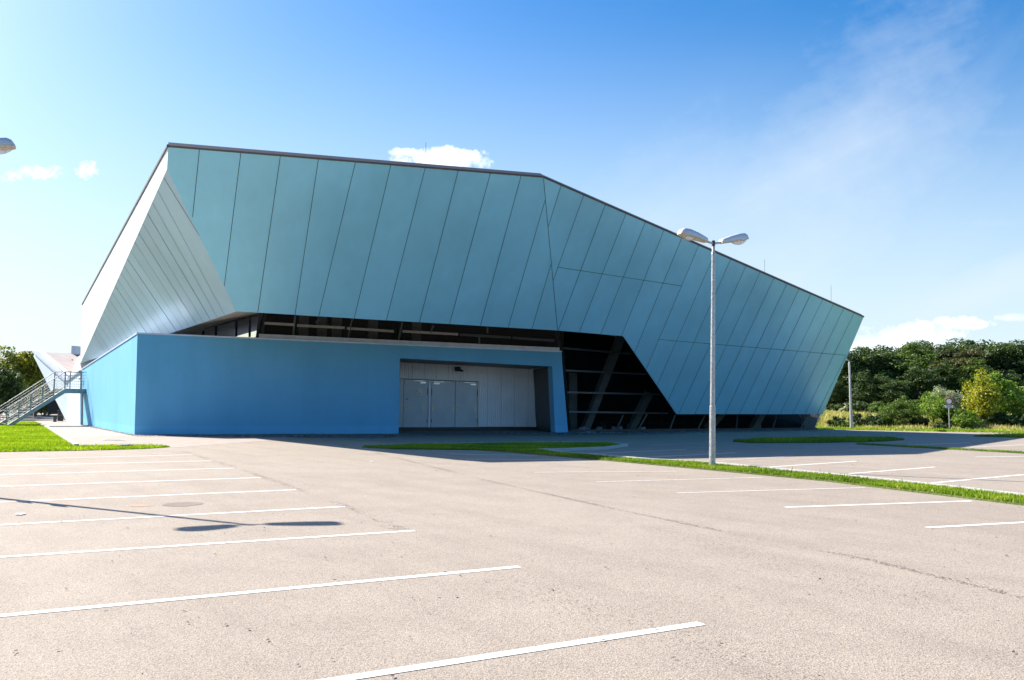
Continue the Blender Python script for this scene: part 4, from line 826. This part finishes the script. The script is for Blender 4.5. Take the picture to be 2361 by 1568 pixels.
def make_tree(name, label, cat, loc, H, Wd, mat, seed, group=None, nclump=90, nleaf=110, leaf=.13, trunk=.35, crad=None, spiky=0, rz=0, shell=.5):
    o = thing(name, label, cat, loc, rz, group); R3 = (Wd/2*.85, Wd/2*.85, H*(1-trunk)/2*.92); H0 = H-R3[2]*1.08
    V, Fq, tone, C_ = foliage(seed, R3, H0, nclump, nleaf, leaf, crad or min(Wd, H)*.16, shell, spiky)
    npmesh('crown', V, Fq, mat, o, tone)
    m = MB(); r = random.Random(seed); x = y = 0; pts = []
    for k in range(6): pts.append((x, y, H*.8*k/5-.1)); x += r.uniform(-.08, .08)*H/6; y += r.uniform(-.08, .08)*H/6
    m.tube(pts, [H*.028*(1-.8*k/5) for k in range(6)], 8)
    for k in range(10):
        c = C_[r.randrange(len(C_))]; h = r.uniform(.25, .6)*H; j = min(4, int(h/(H*.16))); b0 = Vector(pts[j]); c = Vector(c); m.tube([b0, b0.lerp(c, .5)+Z*.1, c], [H*.011, H*.007, H*.003], 5)
    m.build('trunk', MAT['bark'], o); return o
def onbank(px, y): 
    r = ray(px, 900); x = EYE.x+r.x*(y/r.y); return Vector((x, y, float(bank_h(np.float64(x), np.float64(y)))-.05))
protos = {}
def put_tree(kind, loc, H, Wd, rz, label, group, name='broadleaf_tree', cat='tree'):
    # kinds are full-size originals 7 m tall, 5 m wide; every further one is a copy with its own scale
    if kind not in protos:
        mat, seed = {'d1': ('dgreen', 11), 'd2': ('dgreen', 12), 'd3': ('dgreen', 13), 'm1': ('mgreen', 14), 'b1': ('brownleaf', 15)}[kind]
        protos[kind] = make_tree(name, label, cat, loc, 7, 5, MAT[mat], seed, group, 150, 170, .095, .04, .6, shell=.45)
        o = protos[kind]
    else:
        o = copy_tree(protos[kind]); o.location = loc; o['label'] = label; o['group'] = group
    o.scale = (Wd/5, Wd/5, H/7); o.rotation_euler = (0, 0, rz); return o
TR_ = [(1915, 868, 71, 'd2', 'dark lower tree at the left end of the tree belt, nearest the hall tip'), (1962, 805, 74, 'd1', 'dark green tree directly behind the far single headed lamp'), (1990, 797, 79, 'd3', 'dark tree crown just right of the far lamp head'),
       (2037, 795, 75, 'd2', 'rounded dark tree between the far lamp and the road sign, left one'), (2079, 798, 78, 'd1', 'dark tree whose top dips below its neighbours above the round dark bush'), (2108, 796, 74, 'm1', 'slightly paler green tree left of the highest crowns'),
       (2147, 783, 77, 'd3', 'tall dark tree whose crown rises just left of the road sign'), (2186, 779, 75, 'd2', 'tallest dark crown, rising straight above the road sign'), (2212, 797, 71, 'b1', 'tree with brownish thinning leaves right of the road sign'),
       (2244, 786, 77, 'd1', 'dark tree behind the yellow tree, with a pointed top'), (2273, 794, 74, 'd3', 'dark tree right of the yellow tree top'), (2312, 784, 76, 'd2', 'high dark tree near the right edge of the belt'), (2346, 795, 73, 'd1', 'dark tree partly cut by the right edge of view'), (2400, 790, 75, 'd3', 'dark tree just beyond the right edge of view'),
       (2450, 785, 76, 'd2', 'dark tree outside view past the right edge'), (2010, 862, 69, 'd1', 'lower dark tree in front of the belt just right of the far lamp'), (2060, 868, 68, 'd2', 'lower dark tree standing forward behind the round dark bush'), (2120, 845, 69, 'd3', 'mid height dark tree in front row behind the bright green bush'), (2240, 835, 69, 'm1', 'mid green tree right behind the yellow tree'), (2300, 850, 68.5, 'd2', 'lower front row tree between yellow tree and right edge'), (2170, 840, 70, 'd1', 'front row dark tree behind the pale silvery shrub')]
rr = random.Random(21)
for px, py, y, kind, lab in TR_:
    b = onbank(px, y); top = at(px, py, y).z; H = top-b.z; put_tree(kind, b, H, H*rr.uniform(.92, 1.1)+.3, rr.uniform(0, 6.28), lab, 'trees of the belt beyond the car park')
def bank_at(px, t):
    r = ray(px, 900); k = r.x/r.y; y = (t+v0.x*vn.x+v0.y*vn.y)/(k*vn.x+vn.y); x = k*y; return Vector((x, y, float(bank_h(np.float64(x), np.float64(y)))-.04))
BU = [(1928, 961, 3.2, 1.7, 'dgreen', 'small dark bush on the bank left of the far lamp'), (1992, 953, 3.6, 2.9, 'dgreen', 'wide dark creeping shrub right of the far lamp pole'), (1950, 972, 2.6, .9, 'mgreen', 'little green shrub touching the far lamp pole on its left'),
      (2076, 919, 4.0, 2.5, 'mgreen', 'round dark bush midway between the far lamp and the road sign'), (2040, 948, 4.5, 1.4, 'dgreen', 'low dark brush filling the gap left of the round dark bush'), (2118, 962, 4, 1.4, 'brownleaf', 'low brownish brush between the round bush and the bright bush'), (2150, 897, 5.0, 2.2, 'lgreen', 'bright green bush with pale leaves left of the road sign'),
      (2180, 886, 8, 2.2, 'silver', 'silvery grey shrub rising behind the road sign'), (2224, 948, 3.8, 2.2, 'lgreen', 'bright low bush right of the road sign under the yellow tree'), (2352, 893, 10, 2.6, 'lgreen', 'bright yellowish green bush at the right edge'),
      (2303, 951, 5.5, 2.6, 'dgreen', 'low dark hedge right of the yellow tree'), (2354, 957, 5.0, 2.6, 'dgreen', 'low dark hedge running out of the right edge'), (2168, 974, 2.6, 1.4, 'dgreen', 'tiny dark patch of brush at the foot of the bank left of the sign'), (2028, 925, 10, 2.2, 'mgreen', 'mid green shrub at the edge of the belt behind the lamp'), (2108, 915, 10, 2.6, 'mgreen', 'mid green shrub in front of the belt behind the bright bush'),
      (1905, 930, 14, 2.6, 'dgreen', 'dark shrub under the tree belt beside the hall tip'), (1975, 925, 12, 2.6, 'dgreen', 'dark shrub filling the belt behind the far lamp pole'), (2250, 925, 10, 2.6, 'dgreen', 'dark shrub behind the foot of the yellow tree'), (2190, 945, 5, 1.4, 'mgreen', 'knee high green brush directly behind the road sign pole')]
for i, (px, py, t, Wd, mt, lab) in enumerate(BU):
    b = bank_at(px, t); H = max(.45, at(px, py, b.y).z-b.z)
    make_tree('shrub', lab, 'bush', b, H, Wd*1.05, MAT[mt], 40+i, 'bushes on the bank', 60, 110, .055, .0, min(H, Wd)*.2, shell=.3)
b = bank_at(2265, 5.5); H = at(2265, 866, b.y).z-b.z; make_tree('yellow_tree', 'bright yellow leaved young tree right of the road sign', 'tree', b, H, 2.7, MAT['yellow'], 71, None, 75, 95, .075, .03, .42, .3, shell=.3)
b = bank_at(2304, 9); H = at(2304, 852, b.y).z-b.z; make_tree('green_sapling', 'fresh green young tree behind the yellow tree', 'tree', b, H, 2.4, MAT['lgreen'], 72, None, 60, 90, .08, .03, .45, shell=.35)
# trees at the left
LT = [(38, 802, 72, 5.0, 'ylgreen', 'sunlit green tree with yellowing leaves at the left edge'), (84, 822, 78, 4.2, 'dgreen', 'dark tree between the left tree and the folded roof'), (-35, 806, 76, 6, 'ylgreen', 'green tree mostly outside the left edge'), (0, 850, 66, 4.0, 'dgreen', 'lower dark tree behind the stair railing')]
for i, (px, py, y, Wd, mt, lab) in enumerate(LT):
    r = ray(px, 900); b = Vector((r.x*(y/r.y), y, -.05)); H = at(px, py, y).z
    make_tree('broadleaf_tree', lab, 'tree', b, H, Wd, MAT[mt], 80+i, 'trees at the left', 110, 110, .12, .08, .65, shell=.4)
b = gnd(82, 955); make_tree('round_shrub', 'small round yellowish shrub standing before the panel fence', 'bush', b, at(82, 935, b.y).z, 1.2, MAT['lgreen'], 90, None, 30, 80, .05, .0, .25)
for i, (px, y, H, Wd) in enumerate(((60, 82, 5, 5), (105, 84, 4.2, 4), (20, 85, 6, 6))):
    r = ray(px, 900); make_tree('broadleaf_tree', ('dark tree far behind the panel fence, middle one', 'dark low tree seen under the leaning wall behind the fence', 'dark tree far behind the fence at the left edge')[i], 'tree', Vector((r.x*(y/r.y), y, -.05)), H, Wd, MAT['dgreen'], 95+i, 'trees at the left', 80, 90, .13, .02, .7)
